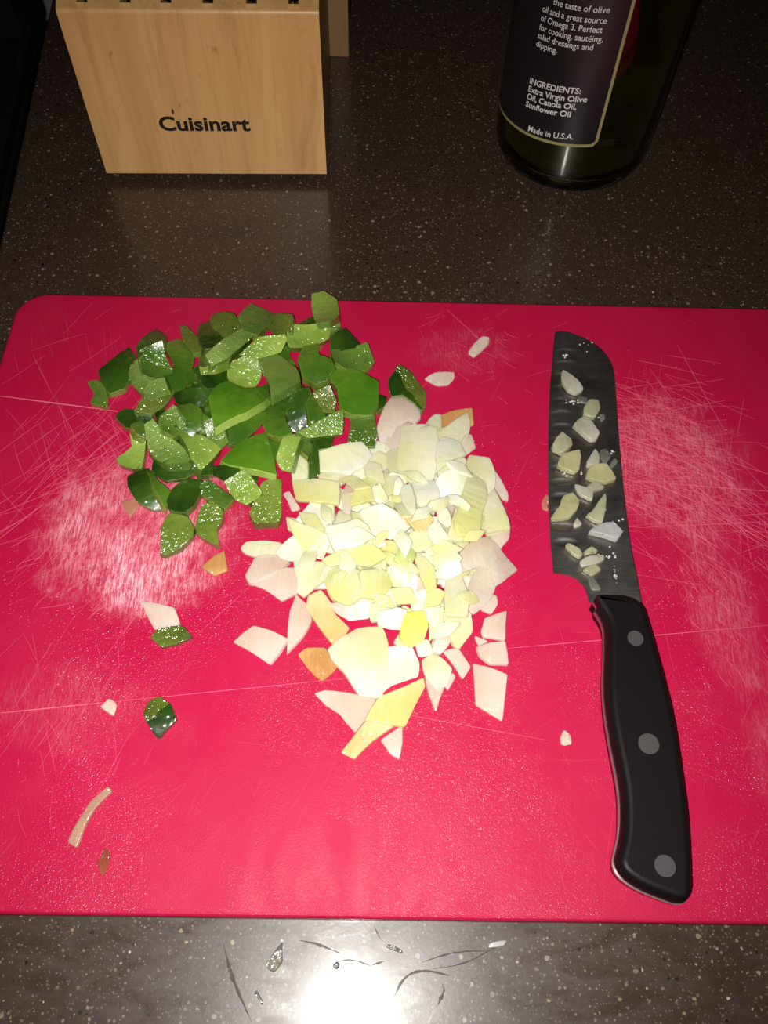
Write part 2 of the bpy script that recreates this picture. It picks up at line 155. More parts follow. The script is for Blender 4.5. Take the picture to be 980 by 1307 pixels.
ONION = [
  ('w',0.6273310797089754,2.2,[(2335,19798,1120),(3325,20468,1120),(2970,21248,1120),(2222,21265,1120),(1721,20475,1120)],'milky white onion dice tucked beneath or beside the rounded glossy white onion petal'),
  ('w',0.9749898510512969,2.2,[(-1411,14946,1120),(-1358,14182,1120),(-645,14536,1120),(-879,15146,1120)],'milky white onion dice tucked beneath or beside the saturated yellow onion piece'),
  ('w',0.9278953554643246,2.2,[(-2659,18636,1120),(-2468,17805,1120),(-1727,18284,1120),(-1940,19221,1120)],'milky white onion dice tucked beneath or beside the pale yellow onion rectangle'),
  ('p',0.4906202639228078,2.2,[(3529,14855,1120),(2563,14364,1120),(3267,13766,1120),(4077,14277,1120)],'pinkish cream onion dice tucked beneath or beside the shield shaped translucent onion piece'),
  ('o',0.3169796934590699,2.2,[(5236,15434,1120),(5253,16379,1120),(4365,16525,1120),(3960,15737,1120),(4652,15096,1120)],'translucent onion dice tucked beneath or beside the large arched onion petal'),
  ('w',0.5123203469509532,2.2,[(-2300,17838,1120),(-2661,16983,1120),(-1507,16579,1120),(-1062,17334,1120)],'milky white onion dice tucked beneath or beside the pale lime onion slab'),
  ('p',0.9184322385017201,2.2,[(-176,13799,1120),(558,13561,1120),(858,14146,1120),(163,14627,1120),(-421,14421,1120)],'pinkish cream onion dice tucked beneath or beside the saturated yellow onion piece'),
  ('o',0.8458254142747061,2.2,[(620,14418,1138),(1203,15046,1120),(328,15187,1125),(-93,14687,1139)],'translucent onion dice tucked beneath or beside the greenish onion bit'),
  ('w',0.43177509403554004,2.2,[(-850,19209,1120),(-1453,20015,1120),(-1978,19348,1120),(-1379,18750,1120)],'milky white onion dice tucked beneath or beside the pale yellow onion rectangle'),
  ('p',0.46302487465330683,2.2,[(2223,21067,1203),(2693,21583,1175),(1984,22029,1121),(1228,21403,1151)],'pinkish cream onion dice tucked beneath or beside the large squarish translucent onion piece'),
  ('w',0.5447897378530486,2.2,[(4191,20911,1158),(3198,20927,1258),(2924,20420,1267),(3433,19762,1192),(4327,20226,1120)],'milky white onion dice tucked beneath or beside the rounded glossy white onion petal'),
  ('w',0.40818651651909466,2.2,[(3688,17633,1120),(4043,18327,1120),(3553,18568,1120),(3055,18199,1120),(3002,17638,1120)],'milky white onion dice tucked beneath or beside the long pale yellow onion strip'),
  ('p',0.7511347475501977,2.2,[(-70,20065,1140),(-1179,19714,1202),(-1041,18986,1204),(-134,18907,1158),(424,19634,1120)],'pinkish cream onion dice tucked beneath or beside the translucent onion flake'),
  ('o',0.3909825668512587,2.2,[(-731,18601,1120),(-1142,17865,1120),(-181,17420,1120),(215,18159,1120)],'translucent onion dice tucked beneath or beside the buff yellow onion square'),
  ('o',0.511130703901166,2.2,[(818,12692,1120),(1345,12206,1120),(1620,12652,1120),(1172,13283,1120)],'translucent onion dice tucked beneath or beside the deep yellow onion core piece'),
  ('o',0.7482270989572845,2.2,[(3657,22815,1120),(3019,21801,1120),(3915,21702,1120),(4566,22785,1120)],'translucent onion dice tucked beneath or beside the tan brown onion scrap'),
  ('o',0.4046269995938332,2.2,[(3406,15367,1125),(4195,15385,1207),(4122,16182,1210),(3267,16105,1120)],'translucent onion dice tucked beneath or beside the tapering pink-white onion strip'),
  ('w',0.5572150067445082,2.2,[(2524,18505,1120),(2723,19423,1120),(1688,19395,1120),(1560,18418,1120)],'milky white onion dice tucked beneath or beside the buff yellow onion square'),
  ('p',0.37495325019199,2.2,[(679,21147,1120),(-158,20673,1120),(436,20016,1120),(1283,20543,1120)],'pinkish cream onion dice tucked beneath or beside the translucent onion flake'),
  ('w',0.6580372129081007,2.2,[(-2612,18149,1232),(-3447,18159,1120),(-3033,17072,1206),(-2144,17308,1318)],'milky white onion dice tucked beneath or beside the pale lime onion slab'),
  ('p',0.5015171182874403,2.2,[(-3165,16714,1120),(-3157,17314,1120),(-3719,17154,1120),(-3902,16497,1120)],'pinkish cream onion dice tucked beneath or beside the pale lime onion slab'),
  ('p',0.651552553288858,2.2,[(2735,14863,1120),(2222,15328,1120),(1700,14687,1120),(2369,14205,1120)],'pinkish cream onion dice tucked beneath or beside the greenish onion bit'),
  ('p',0.41811943094795123,2.2,[(4981,20134,1120),(4840,20897,1156),(4327,20865,1227),(4028,20018,1251),(4508,19596,1175)],'pinkish cream onion dice tucked beneath or beside the thin translucent onion sliver'),
  ('w',0.7408433511824872,2.2,[(2893,20352,1518),(3682,20457,1466),(4098,21599,1251),(3174,22197,1187),(2373,21359,1366)],'milky white onion dice tucked beneath or beside the rounded glossy white onion petal'),
  ('w',0.9499214572056305,2.2,[(736,18494,1120),(1188,17768,1179),(1781,18500,1244),(1445,19199,1199)],'milky white onion dice tucked beneath or beside the buff yellow onion square'),
  ('o',0.728763603100001,2.2,[(3576,14418,1371),(3944,13931,1323),(4548,14682,1120),(4060,15308,1186)],'translucent onion dice tucked beneath or beside the tapering pink-white onion strip'),
  ('o',0.7952308312395151,2.2,[(918,16170,1120),(1242,17033,1120),(487,17058,1120),(225,16352,1120)],'translucent onion dice tucked beneath or beside the greenish onion bit'),
  ('w',0.704930748869687,2.2,[(646,22212,1120),(-9,22654,1120),(-626,22195,1120),(-161,21272,1120),(544,21416,1120)],'milky white onion dice tucked beneath or beside the translucent onion flake'),
  ('o',0.656003210817037,2.2,[(-3346,15613,1120),(-2631,15269,1120),(-2646,15968,1120),(-3322,16239,1120)],'translucent onion dice tucked beneath or beside the pinkish cream onion wedge'),
  ('o',0.6060498063935904,2.2,[(87,15347,1120),(381,16036,1120),(-299,16693,1120),(-1153,16278,1120),(-1110,15471,1120)],'translucent onion dice tucked beneath or beside the saturated yellow onion piece'),
  ('w',0.9502641850208333,2.2,[(3144,16253,1120),(2736,16976,1120),(2042,16365,1120),(2307,15662,1120)],'milky white onion dice tucked beneath or beside the greenish onion bit'),
  ('p',0.43951853567580224,2.2,[(-751,21464,1120),(-1745,20983,1120),(-878,20451,1120),(-191,20971,1120)],'pinkish cream onion dice tucked beneath or beside the bright white onion rectangle'),
  ('w',0.36122880263285473,2.2,[(4083,16593,1284),(4480,16037,1410),(5239,16555,1276),(5001,17217,1122),(4326,17141,1150)],'milky white onion dice tucked beneath or beside the large arched onion petal'),
  ('p',0.41925988201230935,2.2,[(2900,14469,1425),(2375,14455,1321),(2199,13798,1121),(2791,13540,1169),(3319,13838,1345)],'pinkish cream onion dice tucked beneath or beside the shield shaped translucent onion piece'),
  ('w',0.4620692890049586,2.2,[(1162,14065,1256),(74,14421,1510),(-117,13640,1361),(828,13301,1134)],'milky white onion dice tucked beneath or beside the deep yellow onion core piece'),
  ('w',0.3176218223598971,2.2,[(3047,17808,1127),(2458,17560,1183),(2421,16633,1250),(3271,16525,1202),(3737,17255,1120)],'milky white onion dice tucked beneath or beside the buff yellow onion square'),
  ('w',0.7524099187830007,2.2,[(-2294,20173,1130),(-2995,19427,1121),(-2430,18783,1252),(-1804,19028,1303),(-1516,19960,1244)],'milky white onion dice tucked beneath or beside the pale yellow onion rectangle'),
  ('w',0.5073492908797821,2.2,[(-1837,16039,1140),(-2708,15865,1159),(-2613,15090,1145),(-1516,15251,1120)],'milky white onion dice tucked beneath or beside the saturated yellow onion piece'),
  ('w',0.7900549702989528,2.2,[(3540,22695,1120),(2881,23527,1120),(2154,22795,1120),(2816,21901,1120)],'milky white onion dice tucked beneath or beside the large squarish translucent onion piece'),
  ('p',0.6186361313891419,2.2,[(2286,16949,1120),(2441,18075,1120),(1797,18296,1120),(1109,17494,1120),(1617,16759,1120)],'pinkish cream onion dice tucked beneath or beside the buff yellow onion square'),
  ('o',0.8930116512044692,2.2,[(3107,17659,1414),(3795,17986,1539),(3198,18631,1237),(2405,18119,1121)],'translucent onion dice tucked beneath or beside the buff yellow onion square'),
  ('p',0.5797789234150401,2.2,[(-796,14029,1175),(-215,14352,1147),(-322,14791,1283),(-1062,14724,1409),(-1466,14286,1372)],'pinkish cream onion dice tucked beneath or beside the saturated yellow onion piece'),
  ('p',0.6234815839559505,2.2,[(98,14475,1418),(309,15350,1131),(-371,15244,1158),(-477,14296,1470)],'pinkish cream onion dice tucked beneath or beside the saturated yellow onion piece'),
  ('w',0.5633039480538371,2.2,[(3869,13553,1214),(4110,14192,1422),(3090,14301,1673),(2783,13618,1462)],'milky white onion dice tucked beneath or beside the shield shaped translucent onion piece'),
  ('w',0.7461108346268166,2.2,[(-1051,18046,1122),(-2115,18366,1231),(-2380,17303,1506),(-1322,16919,1412)],'milky white onion dice tucked beneath or beside the pale lime onion slab'),
  ('p',0.8494196340953584,2.2,[(1949,23118,1188),(1128,22520,1120),(1883,21934,1169),(2484,22582,1221)],'pinkish cream onion dice tucked beneath or beside the large squarish translucent onion piece'),
  ('o',0.6461231103908635,2.2,[(-1482,16784,1489),(-646,16923,1151),(-364,17629,1129),(-1086,17952,1483),(-1715,17408,1676)],'translucent onion dice tucked beneath or beside the pale lime onion slab'),
  ('o',0.7902951392826479,2.2,[(3040,15914,1211),(2243,15864,1287),(2458,15301,1198),(3249,15329,1120)],'translucent onion dice tucked beneath or beside the greenish onion bit'),
  ('y',0.9999652860494663,2.2,[(-1293,18914,1271),(-612,18633,1208),(-176,18938,1381),(-790,19495,1572),(-1523,19478,1500)],'yellowish onion dice tucked beneath or beside the pale yellow onion rectangle'),
  ('y',0.8300202349446208,2.2,[(1963,18529,1533),(2364,19212,1368),(1942,19777,1185),(1413,19328,1276),(1294,18441,1515)],'yellowish onion dice tucked beneath or beside the buff yellow onion square'),
  ('w',0.33690419926276355,2.2,[(614,19815,1260),(-150,19887,1535),(-441,19288,1550),(-1,18950,1349),(761,19197,1121)],'milky white onion dice tucked beneath or beside the translucent onion flake'),
  ('w',0.361303356654576,2.2,[(706,18407,1245),(183,18252,1148),(275,17661,1120),(1018,17611,1238),(1293,17996,1311)],'milky white onion dice tucked beneath or beside the buff yellow onion square'),
  ('w',0.9134256234518101,2.2,[(1965,17067,1296),(2526,16163,1380),(3348,16709,1559),(2785,17596,1474)],'milky white onion dice tucked beneath or beside the buff yellow onion square'),
  ('y',0.6934710263989339,2.2,[(1952,15879,1120),(1493,16433,1120),(1131,16252,1120),(1222,15720,1120),(1741,15455,1120)],'yellowish onion dice tucked beneath or beside the greenish onion bit'),
  ('y',0.6125301841426878,2.2,[(149,16139,1433),(-288,15354,1454),(456,15280,1179),(968,15997,1120)],'yellowish onion dice tucked beneath or beside the greenish onion bit'),
  ('y',0.3033482961843105,2.2,[(1237,14251,1392),(604,13653,1545),(1359,13222,1223),(1917,14011,1120)],'yellowish onion dice tucked beneath or beside the deep yellow onion core piece'),
  ('o',0.8108052427436712,2.2,[(3379,20088,1183),(2572,20028,1176),(2450,19299,1133),(3027,19053,1121),(3710,19476,1148)],'translucent onion dice tucked beneath or beside the rounded glossy white onion petal'),
  ('w',0.7806474892209501,2.2,[(-2294,15321,1571),(-1382,15130,1317),(-1178,16179,1120),(-1835,16498,1280)],'milky white onion dice tucked beneath or beside the saturated yellow onion piece'),
  ('w',0.4165291823553634,2.2,[(1804,17102,1428),(1960,17876,1485),(1357,18170,1347),(876,17384,1212),(1144,16861,1264)],'milky white onion dice tucked beneath or beside the buff yellow onion square'),
  ('o',0.8819018632604501,2.2,[(-202,14495,1692),(-268,15609,1233),(-970,15280,1219),(-1009,14163,1658)],'translucent onion dice tucked beneath or beside the saturated yellow onion piece'),
  ('o',0.7106501120658022,2.2,[(593,13505,1558),(949,14124,1641),(562,14466,1674),(-206,14080,1611),(-126,13435,1534)],'translucent onion dice tucked beneath or beside the deep yellow onion core piece'),
  ('o',0.5166292728843446,2.2,[(2363,14411,1568),(3032,14040,1640),(3206,14710,1329),(2592,15154,1218)],'translucent onion dice tucked beneath or beside the shield shaped translucent onion piece'),
  ('o',0.46300650223143824,2.2,[(-2395,17130,1535),(-1800,16781,1521),(-1494,17279,1783),(-2138,17666,1802)],'translucent onion dice tucked beneath or beside the pale lime onion slab'),
  ('y',0.7180486725363966,2.2,[(569,17132,1183),(-289,17190,1121),(-358,16124,1403),(439,15919,1501)],'yellowish onion dice tucked beneath or beside the greenish onion bit'),
  ('y',0.636919199420156,2.2,[(-1432,15448,1379),(-2029,15052,1135),(-1703,14384,1318),(-955,14297,1657),(-722,14978,1723)],'yellowish onion dice tucked beneath or beside the saturated yellow onion piece'),
  ('y',0.6437048537765926,2.2,[(750,19854,1128),(641,18941,1148),(1387,19105,1138),(1391,20003,1120)],'yellowish onion dice tucked beneath or beside the buff yellow onion square'),
  ('y',0.4300744388406682,2.2,[(2192,18788,1303),(1402,18134,1459),(2183,17660,1444),(2801,18359,1299)],'yellowish onion dice tucked beneath or beside the buff yellow onion square'),
  ('w',0.6468362341291887,2.2,[(-517,16378,1352),(-1311,16730,1173),(-1345,15857,1378),(-496,15701,1517)],'milky white onion dice tucked beneath or beside the saturated yellow onion piece'),
  ('o',0.9104095694857655,2.2,[(1645,20374,1251),(1838,19379,1277),(2628,19946,1432),(2479,20643,1411)],'translucent onion dice tucked beneath or beside the rounded glossy white onion petal'),
  ('w',0.6463624753989816,2.2,[(1398,14908,1176),(1557,14065,1122),(2382,14019,1376),(2498,14965,1528)],'milky white onion dice tucked beneath or beside the deep yellow onion core piece'),
  ('w',0.8171240228158194,2.2,[(672,20662,1498),(305,20204,1438),(1034,19895,1126),(1545,20556,1219)],'milky white onion dice tucked beneath or beside the translucent onion flake'),
  ('o',0.7681429304256215,2.2,[(-1437,17729,1502),(-698,18115,1364),(-933,18896,1126),(-1615,18817,1166),(-1844,18032,1417)],'translucent onion dice tucked beneath or beside the pale yellow onion rectangle'),
  ('y',0.37631783240704847,2.2,[(-648,16811,1389),(382,17260,1123),(-239,17927,1489),(-1047,17590,1701)],'yellowish onion dice tucked beneath or beside the greenish onion bit'),
  ('w',0.5567696267561495,2.2,[(3623,16078,1270),(3584,16664,1341),(3054,16695,1492),(2749,16006,1507),(3015,15557,1386)],'milky white onion dice tucked beneath or beside the large arched onion petal'),
  ('y',0.4136061437674287,2.2,[(3171,17649,1615),(3711,17934,1794),(3066,18440,1561),(2481,17999,1370)],'yellowish onion dice tucked beneath or beside the buff yellow onion square'),
  ('o',0.6618969229722099,2.2,[(-770,18693,1385),(-956,17788,1560),(130,18134,1281),(105,19057,1147)],'translucent onion dice tucked beneath or beside the buff yellow onion square'),
  ('w',0.9454261737449907,2.2,[(2732,16902,1754),(3684,16768,1327),(3973,17642,1189),(3093,17861,1583)],'milky white onion dice tucked beneath or beside the buff yellow onion square'),
  ('y',0.44301667124393884,2.2,[(1050,14235,1216),(1505,14853,1120),(713,14929,1466),(401,14400,1516)],'yellowish onion dice tucked beneath or beside the deep yellow onion core piece'),
  ('y',0.3284983502053049,2.2,[(750,17150,1528),(385,16365,1405),(1424,16243,1228),(1819,17096,1363)],'yellowish onion dice tucked beneath or beside the greenish onion bit'),
  ('o',0.878220517318256,2.2,[(-911,16565,1462),(-472,17123,1665),(-1077,17576,1922),(-1658,17371,1888),(-1755,16733,1617)],'translucent onion dice tucked beneath or beside the pale lime onion slab'),
  ('y',0.6534211704522284,2.2,[(546,19274,1247),(-72,18549,1302),(283,17994,1447),(956,18194,1494),(1157,19091,1356)],'yellowish onion dice tucked beneath or beside the buff yellow onion square'),
  ('y',0.9419224717700454,2.2,[(-945,17777,1746),(-318,17524,1725),(-89,17827,1674),(-428,18461,1630),(-1059,18537,1671)],'yellowish onion dice tucked beneath or beside the pale lime onion slab'),
  ('y',0.32032390736097494,2.2,[(-989,14799,1731),(-198,14759,1793),(-10,15365,1576),(-661,15956,1315),(-1202,15454,1472)],'yellowish onion dice tucked beneath or beside the saturated yellow onion piece'),
  ('y',0.4866270373768268,2.2,[(815,16208,1734),(1067,17021,1674),(167,17222,1464),(-86,16511,1509)],'yellowish onion dice tucked beneath or beside the greenish onion bit'),
  ('y',0.5894464680285045,2.2,[(-461,14742,1868),(-215,14157,1653),(236,14447,1527),(192,15080,1670)],'yellowish onion dice tucked beneath or beside the saturated yellow onion piece'),
  ('w',0.3804204421826464,2.2,[(209,15873,1601),(-328,15636,1669),(282,15267,1502),(736,15573,1459)],'milky white onion dice tucked beneath or beside the greenish onion bit'),
  ('y',0.4114554014618844,2.2,[(1555,17272,1721),(1068,17887,1505),(721,17740,1348),(907,17167,1429),(1450,16869,1673)],'yellowish onion dice tucked beneath or beside the buff yellow onion square'),
  ('w',0.8151568214611786,2.2,[(2434,16043,1462),(2466,16659,1458),(1739,16760,1128),(1681,15918,1127)],'milky white onion dice tucked beneath or beside the greenish onion bit'),
  ('w',0.8636262413133373,2.2,[(1568,18592,1712),(851,18521,1603),(851,18198,1590),(1534,17959,1680),(1889,18160,1741)],'milky white onion dice tucked beneath or beside the buff yellow onion square'),
  ('w',0.4738946989175502,2.2,[(640,16173,1423),(592,15692,1378),(1286,15778,1403),(1446,16415,1466)],'milky white onion dice tucked beneath or beside the greenish onion bit'),
  ('w',0.769093600504319,2.2,[(-35,17574,1832),(-869,17191,1774),(-221,16520,1666),(503,16896,1723)],'milky white onion dice tucked beneath or beside the greenish onion bit'),
  ('w',0.44709741282451454,2.2,[(1119,14801,1482),(599,14858,1716),(397,14430,1799),(707,14168,1655),(1182,14251,1443)],'milky white onion dice tucked beneath or beside the deep yellow onion core piece'),
  ('y',0.8232137912464734,2.2,[(-648,16990,1348),(-1211,16259,1658),(-638,15719,1806),(43,16219,1569)],'yellowish onion dice tucked beneath or beside the saturated yellow onion piece'),
  ('w',0.8196262153368932,2.2,[(-798,17070,1906),(-1641,17236,2045),(-1602,16763,1832),(-851,16494,1654)],'milky white onion dice tucked beneath or beside the pale lime onion slab'),
  ('w',0.8090719687002292,2.2,[(1537,17387,1793),(1267,16886,1794),(1778,16630,1537),(2304,17081,1423),(2241,17553,1548)],'milky white onion dice tucked beneath or beside the buff yellow onion square'),
  ('w',0.9110033168309786,2.2,[(2124,15358,1269),(1578,15827,1394),(1123,15375,1255),(1605,14885,1122)],'milky white onion dice tucked beneath or beside the greenish onion bit'),
  ('o',0.443753477968743,2.2,[(2842,17136,1928),(3379,16562,1642),(4032,17000,1391),(3934,17795,1501),(3234,17923,1822)],'translucent onion dice tucked beneath or beside the large arched onion petal'),
  ('p',0.7003289981625177,2.2,[(4414,14983,1308),(4571,15642,1467),(3693,15596,1429),(3620,14958,1278)],'pinkish cream onion dice tucked beneath or beside the tapering pink-white onion strip'),
  ('o',0.8309441873073249,2.2,[(1846,16545,1661),(2592,16999,1639),(2509,17418,1815),(1509,17381,2057),(1159,16715,1900)],'translucent onion dice tucked beneath or beside the buff yellow onion square'),
  ('p',0.5388122432180495,2.2,[(2769,13602,1445),(2689,14264,1675),(2218,14342,1589),(1894,13985,1375),(2220,13478,1264)],'pinkish cream onion dice tucked beneath or beside the deep yellow onion core piece'),
  ('y',0.8573834443973369,2.2,[(3547,13835,1710),(3020,14080,1831),(2572,13585,1617),(3212,13266,1461)],'yellowish onion dice tucked beneath or beside the shield shaped translucent onion piece'),
  ('y',0.7297773115120882,2.2,[(511,15759,1555),(590,15153,1295),(1348,15049,1318),(1605,15784,1665),(1272,16112,1779)],'yellowish onion dice tucked beneath or beside the greenish onion bit'),
  ('y',0.46100216596393384,2.2,[(1565,14990,1547),(707,14786,1902),(965,14123,1721),(1819,14337,1369)],'yellowish onion dice tucked beneath or beside the deep yellow onion core piece'),
  ('p',0.8664380560957992,2.2,[(2860,15101,1264),(3672,15173,1216),(3689,15602,1403),(3263,15789,1527),(2582,15533,1481)],'pinkish cream onion dice tucked beneath or beside the tapering pink-white onion strip'),
  ('p',0.8989790271596583,2.2,[(3115,18261,1483),(3796,18788,1328),(3297,19384,1273),(2624,19068,1392)],'pinkish cream onion dice tucked beneath or beside the long pale yellow onion strip'),
  ('y',0.8528722839985077,2.2,[(3955,15658,1517),(4377,16497,1215),(3798,16897,1300),(3129,16196,1645),(3170,15373,1808)],'yellowish onion dice tucked beneath or beside the large arched onion petal'),
  ('p',0.49507727182598577,2.2,[(1866,15630,1453),(1797,14822,1504),(2514,15119,1491),(2528,15786,1449)],'pinkish cream onion dice tucked beneath or beside the greenish onion bit'),
  ('y',0.4276080526736823,2.2,[(4551,17663,1313),(4750,18384,1122),(3985,18562,1421),(3543,17963,1697),(3754,17218,1718)],'yellowish onion dice tucked beneath or beside the long pale yellow onion strip'),
  ('o',0.6677910052234854,2.2,[(2763,17523,1495),(3130,18170,1816),(2335,18248,1773),(2112,17821,1564)],'translucent onion dice tucked beneath or beside the buff yellow onion square'),
  ('o',0.7643988294997496,2.2,[(3874,14795,1550),(3376,14145,1811),(3638,13857,1744),(4479,14402,1365),(4648,14883,1247)],'translucent onion dice tucked beneath or beside the tapering pink-white onion strip'),
  ('y',0.5486421577522237,2.2,[(2420,16169,1549),(3273,15775,1793),(3289,16670,1863),(2624,16961,1671)],'yellowish onion dice tucked beneath or beside the greenish onion bit'),
  ('y',0.6994938325498761,2.2,[(3621,19600,1263),(3500,18803,1301),(4105,18646,1204),(4526,19273,1120),(4199,20027,1158)],'yellowish onion dice tucked beneath or beside the long pale yellow onion strip'),
  ('o',0.5253741209721823,2.2,[(1589,17716,1734),(2122,18361,1838),(1773,18780,1996),(993,18313,1972),(994,17663,1797)],'translucent onion dice tucked beneath or beside the buff yellow onion square'),
  ('y',0.5686069606134052,2.2,[(1988,18684,1703),(2844,18808,1454),(2812,19559,1337),(1737,19528,1629)],'yellowish onion dice tucked beneath or beside the buff yellow onion square'),
  ('p',1,2,[(592,21976,1206),(1063,22269,1177),(1420,22890,1139),(1580,23767,1100),(938,23460,1137),(457,22691,1185),(362,22040,1213)],'pinkish cream onion dice lying next to the large pale onion petal'),
  ('t',1,1.2,[(2934,23529,1020),(3392,23455,1020),(4119,23471,1020),(4534,23709,1020),(4511,24730,1020),(4035,24589,1020),(2946,24181,1020)],'tan brown onion scrap at the top rim of the onion heap'),
  ('p',0.5,2,[(3750,22174,1454),(3999,21685,1258),(4570,22261,1140),(4391,22917,1341),(4140,22852,1430)],'pinkish cream onion dice lying next to the tan brown onion scrap'),
  ('p',0.5,1.5,[(5299,20292,1050),(5622,19614,1050),(5898,19501,1050),(5933,19889,1050),(5216,21472,1050)],'thin translucent onion sliver at the outer rim facing the knife blade'),
  ('p',0.5,1.5,[(-3703,18801,1050),(-3316,18946,1050),(-3887,19867,1050),(-4164,19723,1050)],'tiny pinkish onion chip between the shiny footed pepper stick and onion heap'),
  ('o',1,2,[(-5610,16686,1100),(-4950,16441,1100),(-4237,16551,1100),(-3863,17122,1100),(-4149,17240,1100),(-5587,17213,1100),(-5804,16923,1100)],'blunt onion strip reaching out from the heap towards the tan onion skin bit'),
  ('p',1.5,2.2,[(-4580,14966,1122),(-3841,14409,1122),(-3174,14834,1137),(-3126,15215,1144),(-3317,15978,1154),(-4224,15823,1141),(-5139,15225,1120)],'pinkish cream onion wedge at the heap edge above the long spike'),
  ('p',0.7,2,[(-2887,12917,1100),(-2543,13656,1100),(-2761,14324,1102),(-3276,14826,1104),(-3477,14017,1103),(-3476,12223,1100)],'long pointed pinkish onion spike beside the loose onion square'),
  ('p',1.2,2.2,[(-4151,11702,1120),(-3498,12818,1120),(-4905,13333,1120),(-5703,12647,1120)],'loose glossy onion square lying on the red board near the spike'),
  ('t',0.5,1.5,[(-2654,11642,1050),(-2001,11063,1050),(-1358,11737,1050),(-1936,12449,1050),(-2692,12461,1050),(-3044,12162,1050)],'orange tan layered onion scrap at the foot of the onion heap'),
  ('p',0.5,2,[(5012,17414,1100),(5386,17027,1100),(5817,17565,1100),(5913,18095,1100),(5032,17773,1100)],'wet sparkling pink-tinted onion chip under the triangular cream piece'),
  ('p',0.5,2,[(4435,14246,1100),(4872,14047,1100),(5173,14500,1100),(5145,14915,1100),(4916,14916,1100)],'pinkish cream onion dice lying next to the tapering pink-white onion strip'),
  ('p',0.5,1.8,[(4457,13059,1080),(5387,12893,1080),(5535,14242,1080),(4565,13849,1080),(4392,13291,1080)],'loose translucent onion flake,topmost of three beside the heap towards the knife'),
  ('p',0.3,1.5,[(4283,12675,1050),(4713,12879,1050),(4117,13110,1050)],'pinkish cream onion dice lying next to the loose wet sparkling onion flake'),
  ('p',0.7,1.8,[(4342,12209,1080),(4759,11870,1080),(5468,11898,1080),(5385,12869,1080),(4228,12644,1080)],'loose wet sparkling onion flake,middle of three beside the heap towards the knife'),
  ('p',0.5,2,[(3579,11201,1100),(3940,11742,1100),(3438,12557,1100),(2807,12378,1100)],'pink-tinted onion dice standing just off the bottom of the heap'),
  ('p',0.5,1.8,[(2489,9897,1080),(2888,10964,1080),(2617,10774,1080),(2085,11326,1080)],'pointed pink onion splinter hanging below the lower flank of the heap'),
  ('p',0.3,1.5,[(2969,10771,1050),(3312,11350,1050),(3182,11544,1050),(2839,11000,1050)],'pinkish cream onion dice lying next to the pointed pink onion splinter'),
  ('p',1.2,2,[(4037,10160,1100),(5081,9561,1100),(5377,11432,1100),(4021,11909,1100)],'loose onion kite with a white glare,lowest of three beside the heap towards the knife'),
  ('t2',0.5,2,[(-647,7998,1100),(57,8724,1100),(959,9387,1100),(-215,9501,1100),(-1171,8247,1100)],'amber tan onion slab at the very bottom of the heap'),
  ('p',1,2,[(-1262,9714,1100),(-648,9033,1100),(145,10362,1100),(-1896,10702,1100),(-2303,10567,1100)],'pale pointed onion wedge sticking out beside the yellow bottom slab'),
  ('p',0.5,1.8,[(701,8266,1080),(1062,8072,1080),(1174,9352,1080),(339,8748,1080)],'small wet pink onion chip under the yellow bottom slab'),
  ('p',0.5,2,[(2210,12328,1103),(2711,12197,1106),(3178,12880,1105),(2993,13418,1101),(2463,13014,1100)],'pinkish cream onion dice lying next to the shield shaped translucent onion piece'),
  ('p',3,2.2,[(361,21976,1137),(574,22641,1147),(934,23309,1161),(1457,23689,1174),(1737,23462,1177),(2020,23834,1186),(1896,24713,1192),(1048,25584,1185),(315,24422,1160),(-28,23227,1142),(107,22656,1139)],'large pale onion petal with a pink foot beside the stray two toned pepper'),
  ('o',0.5,2,[(2455,22642,1398),(2974,22976,1444),(3009,24120,1195),(2757,24266,1103),(2268,23580,1143)],'translucent onion dice lying next to the tan brown onion scrap'),
  ('o',0.5,2,[(-3781,20318,1172),(-2919,20214,1382),(-3117,21069,1623),(-3512,21452,1644),(-3820,20669,1283)],'thin upright onion sliver between the pepper and the yellow onion rectangle'),
  ('o',0.5,2,[(-2567,20259,1183),(-1714,20004,1121),(-1200,20481,1100),(-1270,20828,1114),(-2643,20805,1203)],'translucent onion dice lying next to the bright white onion rectangle'),
  ('p',0.5,2,[(-1425,18432,1718),(-1137,18411,1756),(-904,19518,1517),(-851,20292,1337),(-1321,20182,1309),(-1561,19372,1476)],'pinkish cream onion dice lying next to the pale yellow onion rectangle'),
  ('t2',0.5,2,[(1380,17672,1983),(1977,17530,1761),(2551,18076,1783),(2200,18522,2038),(1216,17981,2137)],'buff yellow onion square in the upper half of the heap'),
  ('p',1,2.2,[(-5242,15231,1235),(-5059,15180,1250),(-4191,15637,1252),(-3633,16319,1215),(-4222,16597,1155),(-5114,16448,1121),(-5460,15572,1189)],'pinkish cream onion dice lying next to the pinkish cream onion wedge'),
  ('t2',0.7,2,[(-2225,13309,1125),(-1559,12524,1117),(-964,13299,1100),(-1566,13880,1108),(-1750,14370,1108),(-2224,15023,1113),(-2775,14695,1126),(-2827,14157,1131)],'buff onion slab slanting down next to the long pointed spike'),
  ('t2',0.5,2,[(1755,17312,1989),(2249,17089,1806),(2205,17592,1969),(2504,17976,2016),(2163,18393,2222),(1220,17914,2297)],'buff onion dice lying next to the buff yellow onion square'),
  ('o',1,2.2,[(4882,17698,1219),(5864,18041,1146),(5556,19527,1120),(4800,19304,1175),(4420,18323,1229)],'translucent onion dice lying next to the triangular cream onion piece'),
  ('p',1,2.2,[(3929,14609,1769),(3904,13925,1716),(4094,13780,1619),(4853,14643,1366),(5112,15272,1310),(4883,16087,1488),(4320,15891,1717),(3863,14931,1828)],'tapering pink-white onion strip under the large arched petal'),
